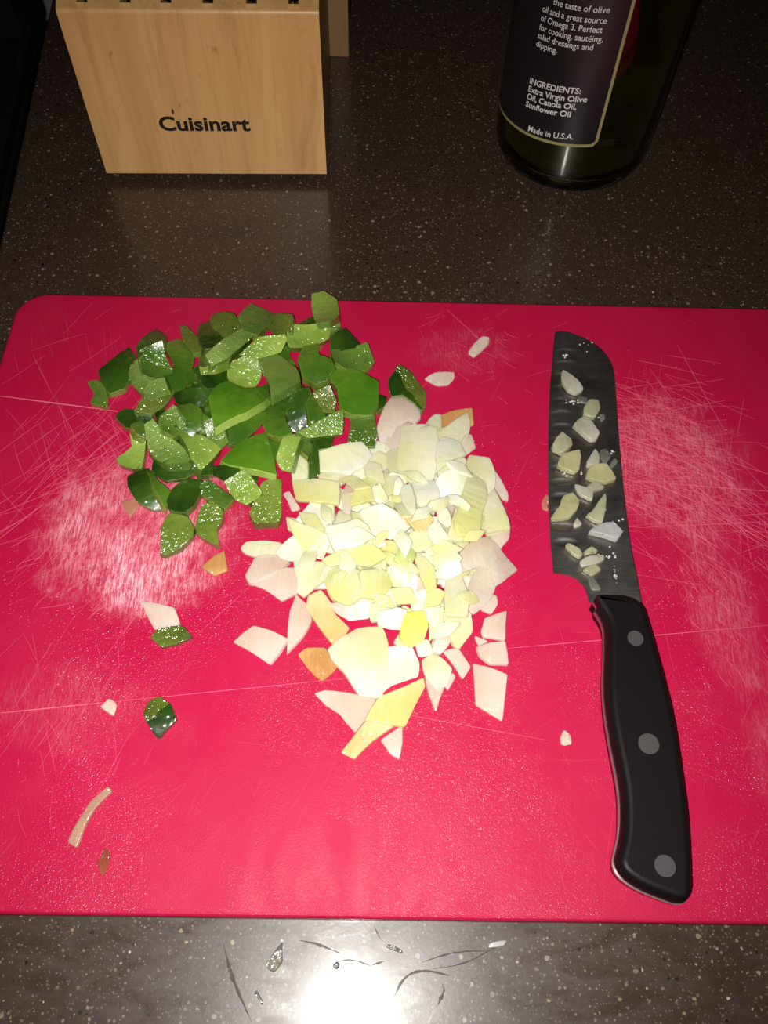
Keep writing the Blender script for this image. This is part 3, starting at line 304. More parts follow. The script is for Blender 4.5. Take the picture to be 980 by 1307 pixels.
  ('o',1,2.2,[(2933,13265,1704),(3257,12526,1359),(3486,12393,1245),(4003,13106,1331),(3983,13872,1596),(2848,13760,1896)],'shield shaped translucent onion piece on the lower outer flank of the heap'),
  ('w',0.5,2,[(1827,12092,1139),(2451,12236,1235),(2234,12843,1187),(1678,12773,1100)],'milky white onion dice lying next to the deep yellow onion core piece'),
  ('p',0.5,2,[(2722,12189,1278),(3201,12789,1426),(3036,13247,1488),(2648,13121,1429),(2348,12350,1269)],'pinkish cream onion dice lying next to the shield shaped translucent onion piece'),
  ('w',1,2.5,[(386,11536,1190),(308,10530,1150),(785,10884,1167),(1800,11232,1187),(1867,11821,1211),(1542,12597,1239),(525,12456,1227)],'milky white onion dice lying next to the yellow onion slab'),
  ('o',1,2,[(2040,11322,1136),(2561,10674,1153),(2955,10940,1141),(3173,11624,1118),(2469,12358,1100),(1943,12007,1116)],'translucent onion dice lying next to the pointed pink onion splinter'),
  ('Y2',0.7,2.2,[(437,9355,1165),(1294,9245,1165),(2088,10894,1128),(2025,11271,1120),(290,10431,1143),(-270,9482,1165)],'yellow onion slab at the bottom tip of the onion heap'),
  ('o',1,2,[(2742,22109,1446),(3196,22717,1367),(3824,22172,1356),(4227,22825,1278),(4374,23779,1198),(4267,24383,1163),(3219,23324,1321),(2520,22846,1411)],'translucent onion dice lying next to the tan brown onion scrap'),
  ('o',0.5,2,[(2791,20258,1723),(3253,20543,1653),(3787,20699,1579),(4088,21263,1516),(4033,21549,1510),(3286,21363,1611),(2679,20675,1718)],'translucent onion dice lying next to the rounded glossy white onion petal'),
  ('o',1,2,[(4248,20966,1161),(4867,20504,1159),(4916,19600,1192),(5292,20016,1164),(5376,21012,1123),(5160,21804,1100),(4269,21962,1123),(3985,21165,1162)],'translucent onion dice lying next to the thin translucent onion sliver'),
  ('o',1.5,2.2,[(4417,17987,1510),(4858,17666,1512),(5834,17875,1437),(5648,18899,1358),(5303,20163,1267),(4429,18401,1473)],'triangular cream onion piece at the outer rim facing the knife blade'),
  ('o',0.5,2,[(504,20925,1392),(835,20524,1383),(1085,20714,1312),(1077,22309,1102),(459,21909,1270)],'translucent onion dice lying next to the translucent onion flake'),
  ('w',1,2.2,[(1496,19135,1737),(1722,18571,1914),(2285,18390,2028),(2809,18909,1950),(2688,20355,1551),(2346,20240,1542),(1414,20108,1468)],'milky white onion dice lying next to the rounded glossy white onion petal'),
  ('y',0.5,2,[(-3807,17818,1112),(-2923,17387,1439),(-2379,17432,1661),(-3473,18304,1278),(-3947,18489,1100)],'yellowish onion dice lying next to the pale lime onion slab'),
  ('w',1,2.2,[(-4019,16345,1335),(-3565,16195,1271),(-2620,16448,1204),(-2920,16985,1297),(-3476,17427,1406),(-4244,16611,1389)],'milky white onion dice lying next to the pale lime onion slab'),
  ('o',1,2.2,[(-3222,15356,1287),(-3234,14814,1252),(-2925,14574,1284),(-2010,15299,1469),(-2064,16150,1514),(-3454,16233,1306)],'translucent onion dice lying next to the pinkish cream onion wedge'),
  ('p',0.7,2.2,[(-1557,13873,1260),(-979,13572,1213),(-254,13630,1339),(142,14009,1557),(-273,14419,1674),(-1153,14338,1516),(-1832,14272,1392)],'pinkish cream onion dice lying next to the saturated yellow onion piece'),
  ('w',0.5,2.2,[(2702,18003,1816),(2951,17741,1971),(3197,17801,2054),(3166,18495,1888),(2921,19073,1664),(2610,18721,1620)],'milky white onion dice lying next to the buff yellow onion square'),
  ('p',2,2.4,[(3820,15637,1852),(4269,15872,1694),(4870,15855,1531),(5022,15046,1602),(5607,15579,1366),(6149,16120,1140),(5773,16510,1189),(5193,17259,1244),(4804,17507,1317),(4231,17260,1510),(3572,16494,1800),(3381,15488,1994)],'large arched onion petal with a shiny tip facing the knife heel'),
  ('o',1,2.2,[(2876,13628,2029),(3779,13602,2039),(3867,14155,1908),(3640,15555,1575),(3348,15815,1512),(2933,15259,1643)],'translucent onion dice lying next to the tapering pink-white onion strip'),
  ('o',2.2,2.2,[(-1633,11893,1127),(-1124,11363,1141),(-467,10443,1160),(376,10460,1177),(505,11392,1174),(614,12578,1169),(344,13372,1158),(-665,13309,1138),(-1414,12830,1126),(-1829,12353,1120)],'big domed white onion petal at the lower end of the heap'),
  ('o',1.5,2.2,[(975,22088,1332),(999,20699,1347),(1566,20139,1421),(2576,20348,1543),(2787,21412,1559),(2743,23107,1538),(2283,23425,1479),(1115,23352,1337)],'large squarish translucent onion piece at the top of the onion heap'),
  ('w',1,2,[(2687,20424,2021),(3303,21062,1827),(4029,21499,1678),(3845,22271,1494),(3259,22842,1382),(2739,22284,1550),(2636,21392,1780)],'milky white onion dice lying next to the large squarish translucent onion piece'),
  ('w',2,2.5,[(2778,19476,1595),(3243,19024,1483),(3711,19172,1463),(4309,19960,1527),(4092,20448,1622),(3741,20739,1698),(3028,20622,1746),(2616,20087,1703)],'rounded glossy white onion petal above the long yellow onion strip'),
  ('o',1,2,[(-934,20225,1232),(-116,20481,1221),(577,21060,1272),(555,21687,1378),(87,21860,1437),(-757,21054,1358),(-1220,20400,1280)],'translucent onion flake right of the bright white rectangle'),
  ('y',1,2.2,[(-999,18787,1792),(225,19028,1788),(947,19518,1711),(1106,20284,1551),(881,20753,1441),(-34,20495,1460),(-836,20066,1522),(-1166,18937,1753)],'yellowish onion dice lying next to the translucent onion flake'),
  ('w',1,2.2,[(-3357,17832,1507),(-2430,17475,1696),(-1786,18014,1698),(-1913,19235,1480),(-2768,19251,1357),(-3490,18124,1441)],'milky white onion dice lying next to the pale lime onion slab'),
  ('y',1,2.2,[(-3529,17349,1570),(-2967,16596,1400),(-2222,16229,1422),(-1873,17142,1857),(-2153,17306,1859),(-3310,17823,1804),(-3817,18050,1780)],'pale lime onion slab pointing at the pepper stick'),
  ('w',0.7,2.2,[(2225,17221,1964),(2471,16808,2042),(3111,16910,2084),(3061,17199,2040),(2672,18058,1889),(2136,17676,1894)],'milky white onion dice lying next to the buff yellow onion square'),
  ('y',1,2.2,[(3147,16928,2170),(3846,17044,2019),(4446,17579,1785),(4840,18786,1423),(4711,19293,1322),(3741,19272,1497),(3333,18169,1836),(3080,17308,2090)],'yellowish onion dice lying next to the long pale yellow onion strip'),
  ('y',0.5,2.5,[(2458,12880,1334),(2882,13574,1700),(2816,14039,1870),(2283,13618,1590),(2244,12708,1221)],'yellowish onion dice lying next to the shield shaped translucent onion piece'),
  ('w',1,2.5,[(162,13202,1593),(1281,13104,1489),(1350,13853,1820),(981,13927,1872),(146,13742,1836)],'milky white onion dice lying next to the deep yellow onion core piece'),
  ('o',1,2.2,[(2522,15755,1667),(3045,15463,1770),(3650,16049,2148),(3372,16408,2149),(3199,16943,2236),(2445,16750,1916)],'translucent onion dice lying next to the greenish onion bit'),
  ('w',1,2.5,[(-259,17450,1700),(678,17111,1701),(1505,17638,1917),(1288,18029,1998),(264,18691,2072),(-718,18389,1900)],'milky white onion dice lying next to the buff yellow onion square'),
  ('o',0.5,2,[(1106,17839,2330),(1766,18015,2395),(1705,18893,2030),(726,18759,1883)],'translucent onion dice lying next to the buff yellow onion square'),
  ('y',1,2.2,[(3573,18609,2119),(3329,17741,2359),(3521,17145,2389),(4453,17373,2001),(4595,18459,1761),(4880,19244,1520),(4940,20260,1324),(4391,20751,1445),(4027,20432,1636),(3730,19365,1931)],'long pale yellow onion strip running down the outer side of the heap'),
  ('y',0.5,2.5,[(-3518,19146,1448),(-1639,18753,1869),(-1636,20001,1687),(-3826,20379,1208)],'pale yellow onion rectangle at the edge next to the green pepper'),
  ('w',1.2,2.5,[(-2583,20636,1596),(-1200,20436,1618),(-543,20951,1575),(-176,21599,1519),(-695,22313,1454),(-2753,21755,1496)],'bright white onion rectangle lying over the edge of the green pepper'),
  ('w',0.3,1.5,[(1098,18813,2083),(1531,17981,2471),(1692,18091,2496),(1509,19811,1944),(1015,19769,1783)],'milky white onion dice lying next to the buff yellow onion square'),
  ('y',1,2.2,[(-1847,15747,1752),(-1170,15855,1829),(-188,15701,1910),(539,16192,2031),(-143,16730,2019),(-1046,16701,1927),(-1937,16264,1795),(-2234,16125,1752)],'yellowish onion dice lying next to the saturated yellow onion piece'),
  ('w',1,2.5,[(-1954,16935,2080),(-1719,16378,2109),(-750,16496,2200),(-143,16959,2252),(-290,17524,2231),(-787,17871,2179),(-1211,17655,2141),(-2117,17581,2056)],'milky white onion dice lying next to the pale lime onion slab'),
  ('y',1,2.5,[(-473,14273,2160),(208,14270,1854),(757,15002,1598),(537,15721,1688),(-630,15362,2217)],'yellowish onion dice lying next to the saturated yellow onion piece'),
  ('Y',1,3,[(1066,12732,1773),(1570,12356,1528),(2004,12671,1395),(2231,13364,1389),(2079,13991,1525),(1279,13709,1806),(1128,13177,1802)],'deep yellow onion core piece low in the heap'),
  ('g',0.5,2.2,[(1363,15696,1934),(1601,15998,1827),(1755,16552,1757),(1290,16852,1966),(764,15969,2204)],'greenish onion bit in the middle of the heap'),
  ('y',1,2.2,[(2050,14946,1769),(2391,14144,1894),(2544,14468,1848),(2522,15847,1642),(1944,16617,1518),(1647,16436,1540)],'yellowish onion dice lying next to the greenish onion bit'),
  ('y',1.2,2.5,[(-2021,14956,1580),(-1643,14281,1762),(-1084,13982,1971),(-423,14428,2152),(-583,15461,2013),(-1148,15866,1792),(-1984,15746,1526)],'saturated yellow onion piece at the crest of the onion heap'),
  ('w',0.4818065853310761,1.6,[(2194,17869,2275),(2491,18606,2120),(1757,18257,2460),(1535,17559,2581)],'milky white onion dice laid as a slim sliver on the buff yellow onion square'),
  ('o',0.9563336043271418,1.6,[(-2521,15885,1663),(-2381,16700,1540),(-3025,16589,1445),(-3236,15643,1579)],'translucent onion dice laid as a slim sliver on the pale lime onion slab'),
  ('o',0.34406675713731266,1.6,[(567,19122,1801),(186,19734,2123),(-167,19528,2100),(-30,18951,1837),(325,18769,1699)],'translucent onion dice laid as a slim sliver on the translucent onion flake'),
  ('w',1.021735857352047,1.6,[(3481,20439,1958),(4374,20470,1589),(3789,21070,1711),(3114,21037,1992)],'milky white onion dice laid as a slim sliver on the rounded glossy white onion petal'),
  ('w',0.9355888941533155,1.6,[(794,19930,1935),(768,19303,1834),(979,19278,1742),(1219,19862,1747),(1018,20262,1902)],'milky white onion dice laid as a slim sliver on the translucent onion flake'),
  ('y',0.5786099614256124,1.6,[(246,17360,1975),(-135,16855,2012),(-22,16663,1936),(475,17076,1842),(617,17532,1878)],'yellowish onion dice laid as a slim sliver on the greenish onion bit'),
  ('o',0.4783404560238688,1.6,[(-769,15786,1989),(-1133,16384,2082),(-1512,16270,2088),(-1479,15591,2002),(-945,15382,1947)],'translucent onion dice laid as a slim sliver on the saturated yellow onion piece'),
  ('w',0.3159947684059438,1.6,[(-633,17308,2446),(-1363,17157,2488),(-845,16810,2386),(86,16860,2310)],'milky white onion dice laid as a slim sliver on the saturated yellow onion piece'),
  ('w',0.9909964524489505,1.6,[(2583,13359,1606),(2311,12799,1485),(3027,12809,1764),(3474,13351,1952)],'milky white onion dice laid as a slim sliver on the shield shaped translucent onion piece'),
  ('o',0.9513111293558596,1.6,[(-1905,18506,1778),(-2394,18876,1723),(-2319,18089,1794),(-1849,17761,1844)],'translucent onion dice laid as a slim sliver on the pale lime onion slab'),
  ('y',0.6737934032096817,1.6,[(623,14388,1945),(-131,14431,2082),(165,13984,1869),(891,13968,1746)],'yellowish onion dice laid as a slim sliver on the deep yellow onion core piece'),
  ('y',0.4053638431263569,1.6,[(2706,14096,1893),(2932,14630,1929),(2598,14786,1982),(2130,14464,1996),(2043,13947,1948)],'yellowish onion dice laid as a slim sliver on the deep yellow onion core piece'),
  ('y',1.1892346666336209,1.6,[(813,16313,1934),(236,16598,1782),(556,15912,1740),(1202,15707,1938)],'yellowish onion dice laid as a slim sliver on the greenish onion bit'),
  ('y',0.3783363735306101,1.6,[(3741,14081,2091),(4342,14355,1804),(3939,14749,1853),(3374,14494,2122)],'yellowish onion dice laid as a slim sliver on the tapering pink-white onion strip'),
  ('o',1.0392294125346482,1.6,[(1551,20212,1578),(2346,20041,1683),(1876,20631,1622),(1077,20720,1516)],'translucent onion dice laid as a slim sliver on the large squarish translucent onion piece'),
  ('y',0.30968922067977805,1.6,[(-2556,18304,1704),(-3338,18495,1577),(-2902,17605,1775),(-2172,17448,1889)],'yellowish onion dice laid as a slim sliver on the pale lime onion slab'),
  ('y',0.47838057825273783,1.6,[(4320,16981,1950),(4712,17524,1991),(3937,17355,2190),(3717,16886,2116)],'yellowish onion dice laid as a slim sliver on the large arched onion petal'),
  ('y',0.38314781327434877,1.6,[(2868,16100,2141),(3699,16470,2244),(2873,16857,2303),(2272,16491,2208)],'yellowish onion dice laid as a slim sliver on the greenish onion bit'),
  ('w',0.9756437022576852,1.6,[(3155,15254,1853),(3636,15479,2041),(3516,15942,2202),(2838,15911,2052),(2414,15380,1753)],'milky white onion dice laid as a slim sliver on the tapering pink-white onion strip'),
  ('w',1.0431924040698795,1.6,[(3146,18896,1876),(3874,18337,2256),(4044,18546,2306),(3546,19192,2016),(3021,19412,1762)],'milky white onion dice laid as a slim sliver on the long pale yellow onion strip'),
  ('o',1.0903827565249151,1.6,[(-482,20365,1613),(408,19890,1749),(213,20924,1616),(-597,21325,1495)],'translucent onion dice laid as a slim sliver on the translucent onion flake'),
  ('y',0.666700053922083,1.6,[(-975,19491,1806),(-213,19668,1902),(-972,20458,1426),(-1752,20408,1276)],'yellowish onion dice laid as a slim sliver on the translucent onion flake'),
  ('y',0.5777115192242807,1.6,[(-1346,14944,1973),(-1087,15569,2035),(-1757,15379,1798),(-1853,14845,1792)],'yellowish onion dice laid as a slim sliver on the saturated yellow onion piece'),
  ('o',1.116467560001763,1.6,[(2775,18391,1979),(3312,18886,1883),(3150,19183,2013),(2359,18762,2224),(2141,18360,2218)],'translucent onion dice laid as a slim sliver on the buff yellow onion square'),
  ('w',0.4300736402637782,1.6,[(760,17086,1848),(1220,16070,2220),(1556,16803,2227),(1069,17600,1883)],'milky white onion dice laid as a slim sliver on the greenish onion bit'),
  ('o',0.6786323964103185,1.6,[(1563,15953,1888),(747,15800,2031),(1282,15542,1802),(2014,15624,1653)],'translucent onion dice laid as a slim sliver on the greenish onion bit'),
]
STRAY = [
  ('p',0.3,1.5,[(4699,27853,1050),(5461,28707,1050),(5536,29074,1050),(5201,29138,1050),(4431,28103,1050)],'onion_sliver','small slanted pink-white onion sliver lying alone near the back board edge','onion'),
  ('p',0.5,1.5,[(2833,25941,1050),(3375,25981,1050),(3713,26400,1050),(3725,26788,1050),(2739,26722,1050),(2243,26364,1050)],'onion_sliver','flat pointed onion sliver next to the stray two toned pepper piece','onion'),
  ('p',1,2,[(-9277,13639,1100),(-8910,13082,1100),(-7900,13356,1100),(-8233,14074,1100),(-9681,14415,1100)],'onion_piece','pale stray onion wedge touching a small green pepper chip','onion'),
  ('o',0.3,3,[(-8495,12297,1200),(-7333,12767,1200),(-7774,13266,1200),(-8795,13095,1200),(-9020,12687,1200)],'pepper_piece','stray dark green pepper chip under the pale onion wedge','pepper'),
  ('p',0.5,2,[(-9981,9538,1100),(-9922,10001,1100),(-10278,10228,1100),(-10585,9897,1100)],'onion_piece','tiny stray pinkish onion crumb at the end of a long scratch','onion'),
  ('o',2.5,3.5,[(-8481,9064,1250),(-8106,8622,1250),(-7492,9352,1250),(-7795,9943,1250),(-8299,10307,1250),(-8711,10021,1250),(-8805,9559,1250)],'pepper_piece','stray folded pepper piece,half olive flesh and half dark shiny skin','pepper'),
  ('t3',0.2,1.5,[(-10532,4728,1050),(-10379,5491,1050),(-10072,6150,1050),(-9607,6700,1050),(-9772,6909,1050),(-10216,6481,1050),(-10539,5896,1050),(-10904,4921,1050)],'onion_strip','long thin curved beige onion strip lying alone on the board','onion'),
  ('br',0.2,0.6,[(-9717,4241,960),(-9463,3741,960),(-9316,4090,960),(-9312,4560,960),(-9562,4794,960)],'onion_skin_flake','small brown leaf shaped onion skin flake near the front board edge','onion skin'),
  ('t',0.5,1.2,[(-6758,15634,1020),(-6224,15870,1020),(-6477,16837,1020),(-7359,16017,1020)],'onion_skin_flake','tan triangular onion skin bit between the pepper and onion heaps','onion skin'),
  ('br2',0.2,0.6,[(-10806,18439,960),(-10470,18995,960),(-10738,19360,960),(-11354,19223,960)],'onion_skin_flake','faint tan onion skin flake on the white scratched patch','onion skin'),
  ('p',0.5,1.5,[(7347,8648,1050),(7704,8712,1050),(7679,9063,1050),(7466,9295,1050),(7291,8939,1050)],'onion_piece','tiny white onion crumb lying beside the knife handle','onion'),
  ('br2',0.2,0.8,[(7402,19189,980),(7686,19072,980),(7776,19818,980),(7684,20005,980),(7405,19561,980)],'onion_skin_flake','small tan flake half under the cutting edge of the blade','onion skin'),
  ('gs',0.4,0.8,[(-3266,867,80),(-2977,1202,80),(-3023,1855,80),(-3596,1084,80)],'onion_skin_flake','translucent grey-brown onion skin flake on the countertop before the board','onion skin'),
  ('wt',0.3,0.8,[(4802,1800,80),(4941,1996,80),(4361,1909,80),(4225,1737,80)],'onion_sliver','small whitish wet sliver on the countertop by the board edge','onion'),
  ('dk',0.3,0.6,[(-1109,969,60),(-962,1060,60),(-1031,1248,60),(-1240,1112,60)],'crumb','tiny dark crumb in the flash glare on the countertop','crumb'),
  ('gs',0.3,0.5,[(-3575,-134,50),(-3532,-59,50),(-3785,315,50),(-3904,260,50)],'crumb','thin dark sliver at the side of the glare on the countertop','crumb'),
  ('gs',0.3,0.5,[(729,1674,50),(1199,1521,50),(1237,1612,50),(792,1811,50),(601,1786,50)],'crumb','slim grey shred on the countertop just below the board edge','crumb'),
]
ON_BLADE = [
  ('w',0.7,2.5,[(8790,25911,1567),(9020,25382,1588),(9414,25226,1595),(9801,25468,1585),(9558,26066,1561),(8951,26732,1534),(8818,26454,1545)],'white oblong onion piece nearest the blade tip'),
  ('gy',0.3,1,[(9457,24852,1460),(9904,24732,1465),(10001,25129,1449),(9486,25116,1449)],'grey onion mush between two onion pieces below the blade tip'),
  ('o',0.7,2.5,[(9630,23963,1646),(10113,23784,1653),(10463,24370,1629),(10451,24890,1608),(9990,24879,1609),(9674,24350,1630)],'upright pale onion dice second from the blade tip'),
  ('w',0.5,2.5,[(9767,22554,1703),(10069,22592,1702),(10257,22906,1689),(9861,23778,1654),(9540,23833,1651),(9088,23379,1670)],'pale onion rectangle third from the blade tip'),
  ('o',0.7,3,[(8017,21959,1777),(8383,21695,1788),(8891,22100,1772),(8880,22467,1757),(8506,22921,1738),(7985,22140,1770)],'rounded onion piece close to the cutting edge,mid blade'),
  ('gy',0.3,1.2,[(10424,23602,1531),(10655,23831,1521),(10645,24151,1508),(10382,24080,1511)],'dark translucent onion bit beside the upright dice'),
  ('y',0.5,3,[(8504,20762,1826),(8862,20608,1832),(9034,20709,1828),(9230,21502,1796),(9221,21903,1780),(8375,21616,1791),(8099,21014,1816)],'largest yellowish onion dice on the blade'),
  ('w',0.5,2.5,[(9517,21080,1763),(10012,21157,1760),(10078,21689,1738),(9928,22022,1725),(9424,21209,1758)],'peaked white onion piece near the spine,mid blade'),
  ('gy',0.3,1.5,[(10178,21426,1649),(10343,21231,1657),(10676,21705,1638),(10427,22103,1622),(10135,21961,1627)],'grey translucent onion chip beside the peaked white piece'),
  ('gy',0.3,1.5,[(10611,21007,1666),(10932,21377,1651),(10795,21574,1643),(10525,21169,1659)],'little grey onion chip closest to the spine'),
  ('y',1,2.5,[(9632,20238,1797),(10150,20121,1802),(10688,20358,1792),(10337,21164,1760),(9788,21086,1763),(9494,20883,1771),(9361,20425,1790)],'yellowish pointed onion flake with a wet bulge near the spine'),
  ('w',0.7,2,[(8835,19678,1770),(8973,19492,1778),(9465,19189,1790),(9579,19694,1769),(10142,19961,1758),(9701,20271,1746),(9282,19878,1762),(8770,20058,1755)],'forked white onion shred in the middle of the blade'),
  ('y',1,2.5,[(7783,18201,1880),(8360,18274,1877),(8712,18648,1862),(8898,19147,1842),(8659,19612,1823),(8213,19382,1832),(8006,18879,1852),(7524,18196,1880)],'large onion piece whose point pokes over the cutting edge'),
  ('o',0.7,2.5,[(9385,18175,1881),(9752,18001,1888),(10098,19298,1835),(10086,19612,1823),(9384,18601,1864),(9102,18412,1871)],'upright pale onion wedge with a brown speck'),
  ('w',0.4,1.5,[(8598,17883,1793),(8922,18010,1788),(8729,18370,1773),(8537,18032,1787)],'tiny white onion crumb between two larger pieces on the blade'),
  ('w2',1,2.8,[(9748,17417,1942),(10285,17221,1950),(10594,17613,1934),(10242,18055,1916),(9554,17920,1921),(9131,17612,1934)],'bluish white smooth onion piece by itself near the spine'),
  ('o',0.4,2,[(8288,16523,1898),(8573,16356,1905),(8763,16475,1900),(8669,16763,1888),(8194,17074,1876),(8026,16924,1882)],'narrow onion stick slanting above the heel cluster'),
  ('o',0.4,2,[(8890,16477,1900),(9353,16544,1897),(9425,16720,1890),(9192,16890,1883),(8834,16650,1893)],'small onion dice at the top of the heel cluster'),
  ('w',0.5,2.5,[(8609,15875,1974),(9225,16000,1969),(9631,16237,1960),(9639,16495,1949),(8970,16395,1953),(8534,16100,1965)],'wide onion block in the heel cluster'),
  ('o',0.4,2,[(9025,15485,1940),(9463,15803,1927),(9243,16054,1917),(8660,15787,1928)],'lowest onion bit of the heel cluster'),
  ('gy',0.5,1.2,[(8968,14856,1886),(9368,14891,1884),(9051,15553,1857),(8850,15325,1867)],'grey wet onion mush on the blade right before the handle'),
]
BLADE_EDGE=[(8868, 29457, 1153), (8656, 28263, 1201), (8457, 26978, 1254), (8265, 25733, 1304), (8138, 24766, 1343), (7909, 22677, 1428), (7770, 21347, 1482), (7670, 20065, 1534), (7590, 18827, 1584), (7514, 17631, 1633), (7491, 16666, 1672), (7481, 15690, 1712)]
BLADE_HEEL=[(7481, 15690, 1712), (7790, 15659, 1713), (8111, 15592, 1716), (8391, 15450, 1722), (8624, 15199, 1732), (8758, 14947, 1742), (8821, 14374, 1765)]
BLADE_SPINE=[(10970, 14415, 1764), (10940, 15870, 1705), (10893, 16926, 1662), (10934, 18899, 1582), (11049, 20990, 1497), (11232, 23669, 1388), (11440, 26059, 1291), (11496, 27057, 1250), (11325, 27817, 1220), (10909, 28532, 1191), (10263, 29042, 1170), (9592, 29396, 1155), (9128, 29491, 1152)]
HANDLE=[(8949, 14504, 2350), (9147, 14182, 2350), (9559, 13367, 2350), (9444, 12253, 2350), (9297, 11387, 2350), (9197, 10648, 2350), (9161, 9621, 2350), (9220, 8432, 2350), (9316, 7286, 2350), (9321, 6452, 2350), (9178, 5372, 2350), (8890, 4584, 2350), (8808, 4369, 2350), (8895, 4056, 2350), (9223, 3782, 2350), (9645, 3563, 2350), (10243, 3339, 2350), (10672, 3204, 2350), (10927, 3224, 2350), (11106, 3432, 2350), (11175, 3682, 2350), (11430, 5849, 2350), (11467, 7507, 2350), (11488, 9457, 2350), (11342, 11104, 2350), (11117, 13058, 2350), (10909, 14424, 2350)]
RIVETS=[(10317.0, 12577.0, 2350.0, 0.00328), (10247.0, 8429.0, 2350.0, 0.00401), (10214.0, 4217.0, 2350.0, 0.00381)]

# ------------------------------------------------------------------ helpers
rng = random.Random(11)
ZB = 0.009                        # top of the cutting board
def link(o, parent=None):
    COL.objects.link(o)
    if parent is not None: o.parent = parent
    return o
def tag(o, label=None, cat=None, group=None, kind=None):
    if label: o['label'] = label
    if cat: o['category'] = cat
    if group: o['group'] = group
    if kind: o['kind'] = kind
    return o
def mesh_obj(name, verts, faces, mats, parent=None, fm=None, smooth=True, sharp=35):
    me = bpy.data.meshes.new(name); me.from_pydata([tuple(v) for v in verts], [], faces); 
    for m in (mats if isinstance(mats, (list, tuple)) else [mats]): me.materials.append(m)
    if fm: me.polygons.foreach_set('material_index', fm)
    if smooth:
        me.polygons.foreach_set('use_smooth', [True] * len(me.polygons)); me.set_sharp_from_angle(angle=math.radians(sharp))
    me.update()
    return link(bpy.data.objects.new(name, me), parent)
def flat_big(me):                 # keep large faces flat so that bevels do not bend their shading
    me.polygons.foreach_set('use_smooth', [len(p.vertices) <= 4 and p.area < 2e-4 for p in me.polygons]); me.update()
def empty(name, loc):
    o = bpy.data.objects.new(name, None); o.empty_display_size = 0.01; o.location = loc
    return link(o)
def bm_obj(name, bm, mats, parent=None, smooth=True, sharp=35):
    bmesh.ops.recalc_face_normals(bm, faces=bm.faces)
    me = bpy.data.meshes.new(name); bm.to_mesh(me); bm.free()
    for m in (mats if isinstance(mats, (list, tuple)) else [mats]): me.materials.append(m)
    if smooth:
        me.polygons.foreach_set('use_smooth', [True] * len(me.polygons)); me.set_sharp_from_angle(angle=math.radians(sharp))
    return link(bpy.data.objects.new(name, me), parent)
def keep(o, parent):              # parent without moving a mesh that was built in world space
    o.parent = parent; o.matrix_parent_inverse = Matrix.Translation(parent.location).inverted()
    return o
def add_box(bm, lo, hi, bevel=0.0, seg=2):
    r = bmesh.ops.create_cube(bm, size=1.0)
    vs = r['verts']
    for v in vs:
        v.co = Vector([lo[i] + (v.co[i] + .5) * (hi[i] - lo[i]) for i in range(3)])
    if bevel:
        es = list({e for v in vs for e in v.link_edges})
        bmesh.ops.bevel(bm, geom=es, offset=bevel, segments=seg, affect='EDGES', profile=.5)
def lathe(profile, seg=64, center=(0, 0)):
    verts, faces = [], []
    for r, z in profile:
        for i in range(seg):
            a = 2 * math.pi * i / seg
            verts.append((center[0] + r * math.cos(a), center[1] + r * math.sin(a), z))
    n = len(profile)
    for k in range(n - 1):
        for i in range(seg):
            j = (i + 1) % seg
            faces.append((k * seg + i, k * seg + j, (k + 1) * seg + j, (k + 1) * seg + i))
    return verts, faces

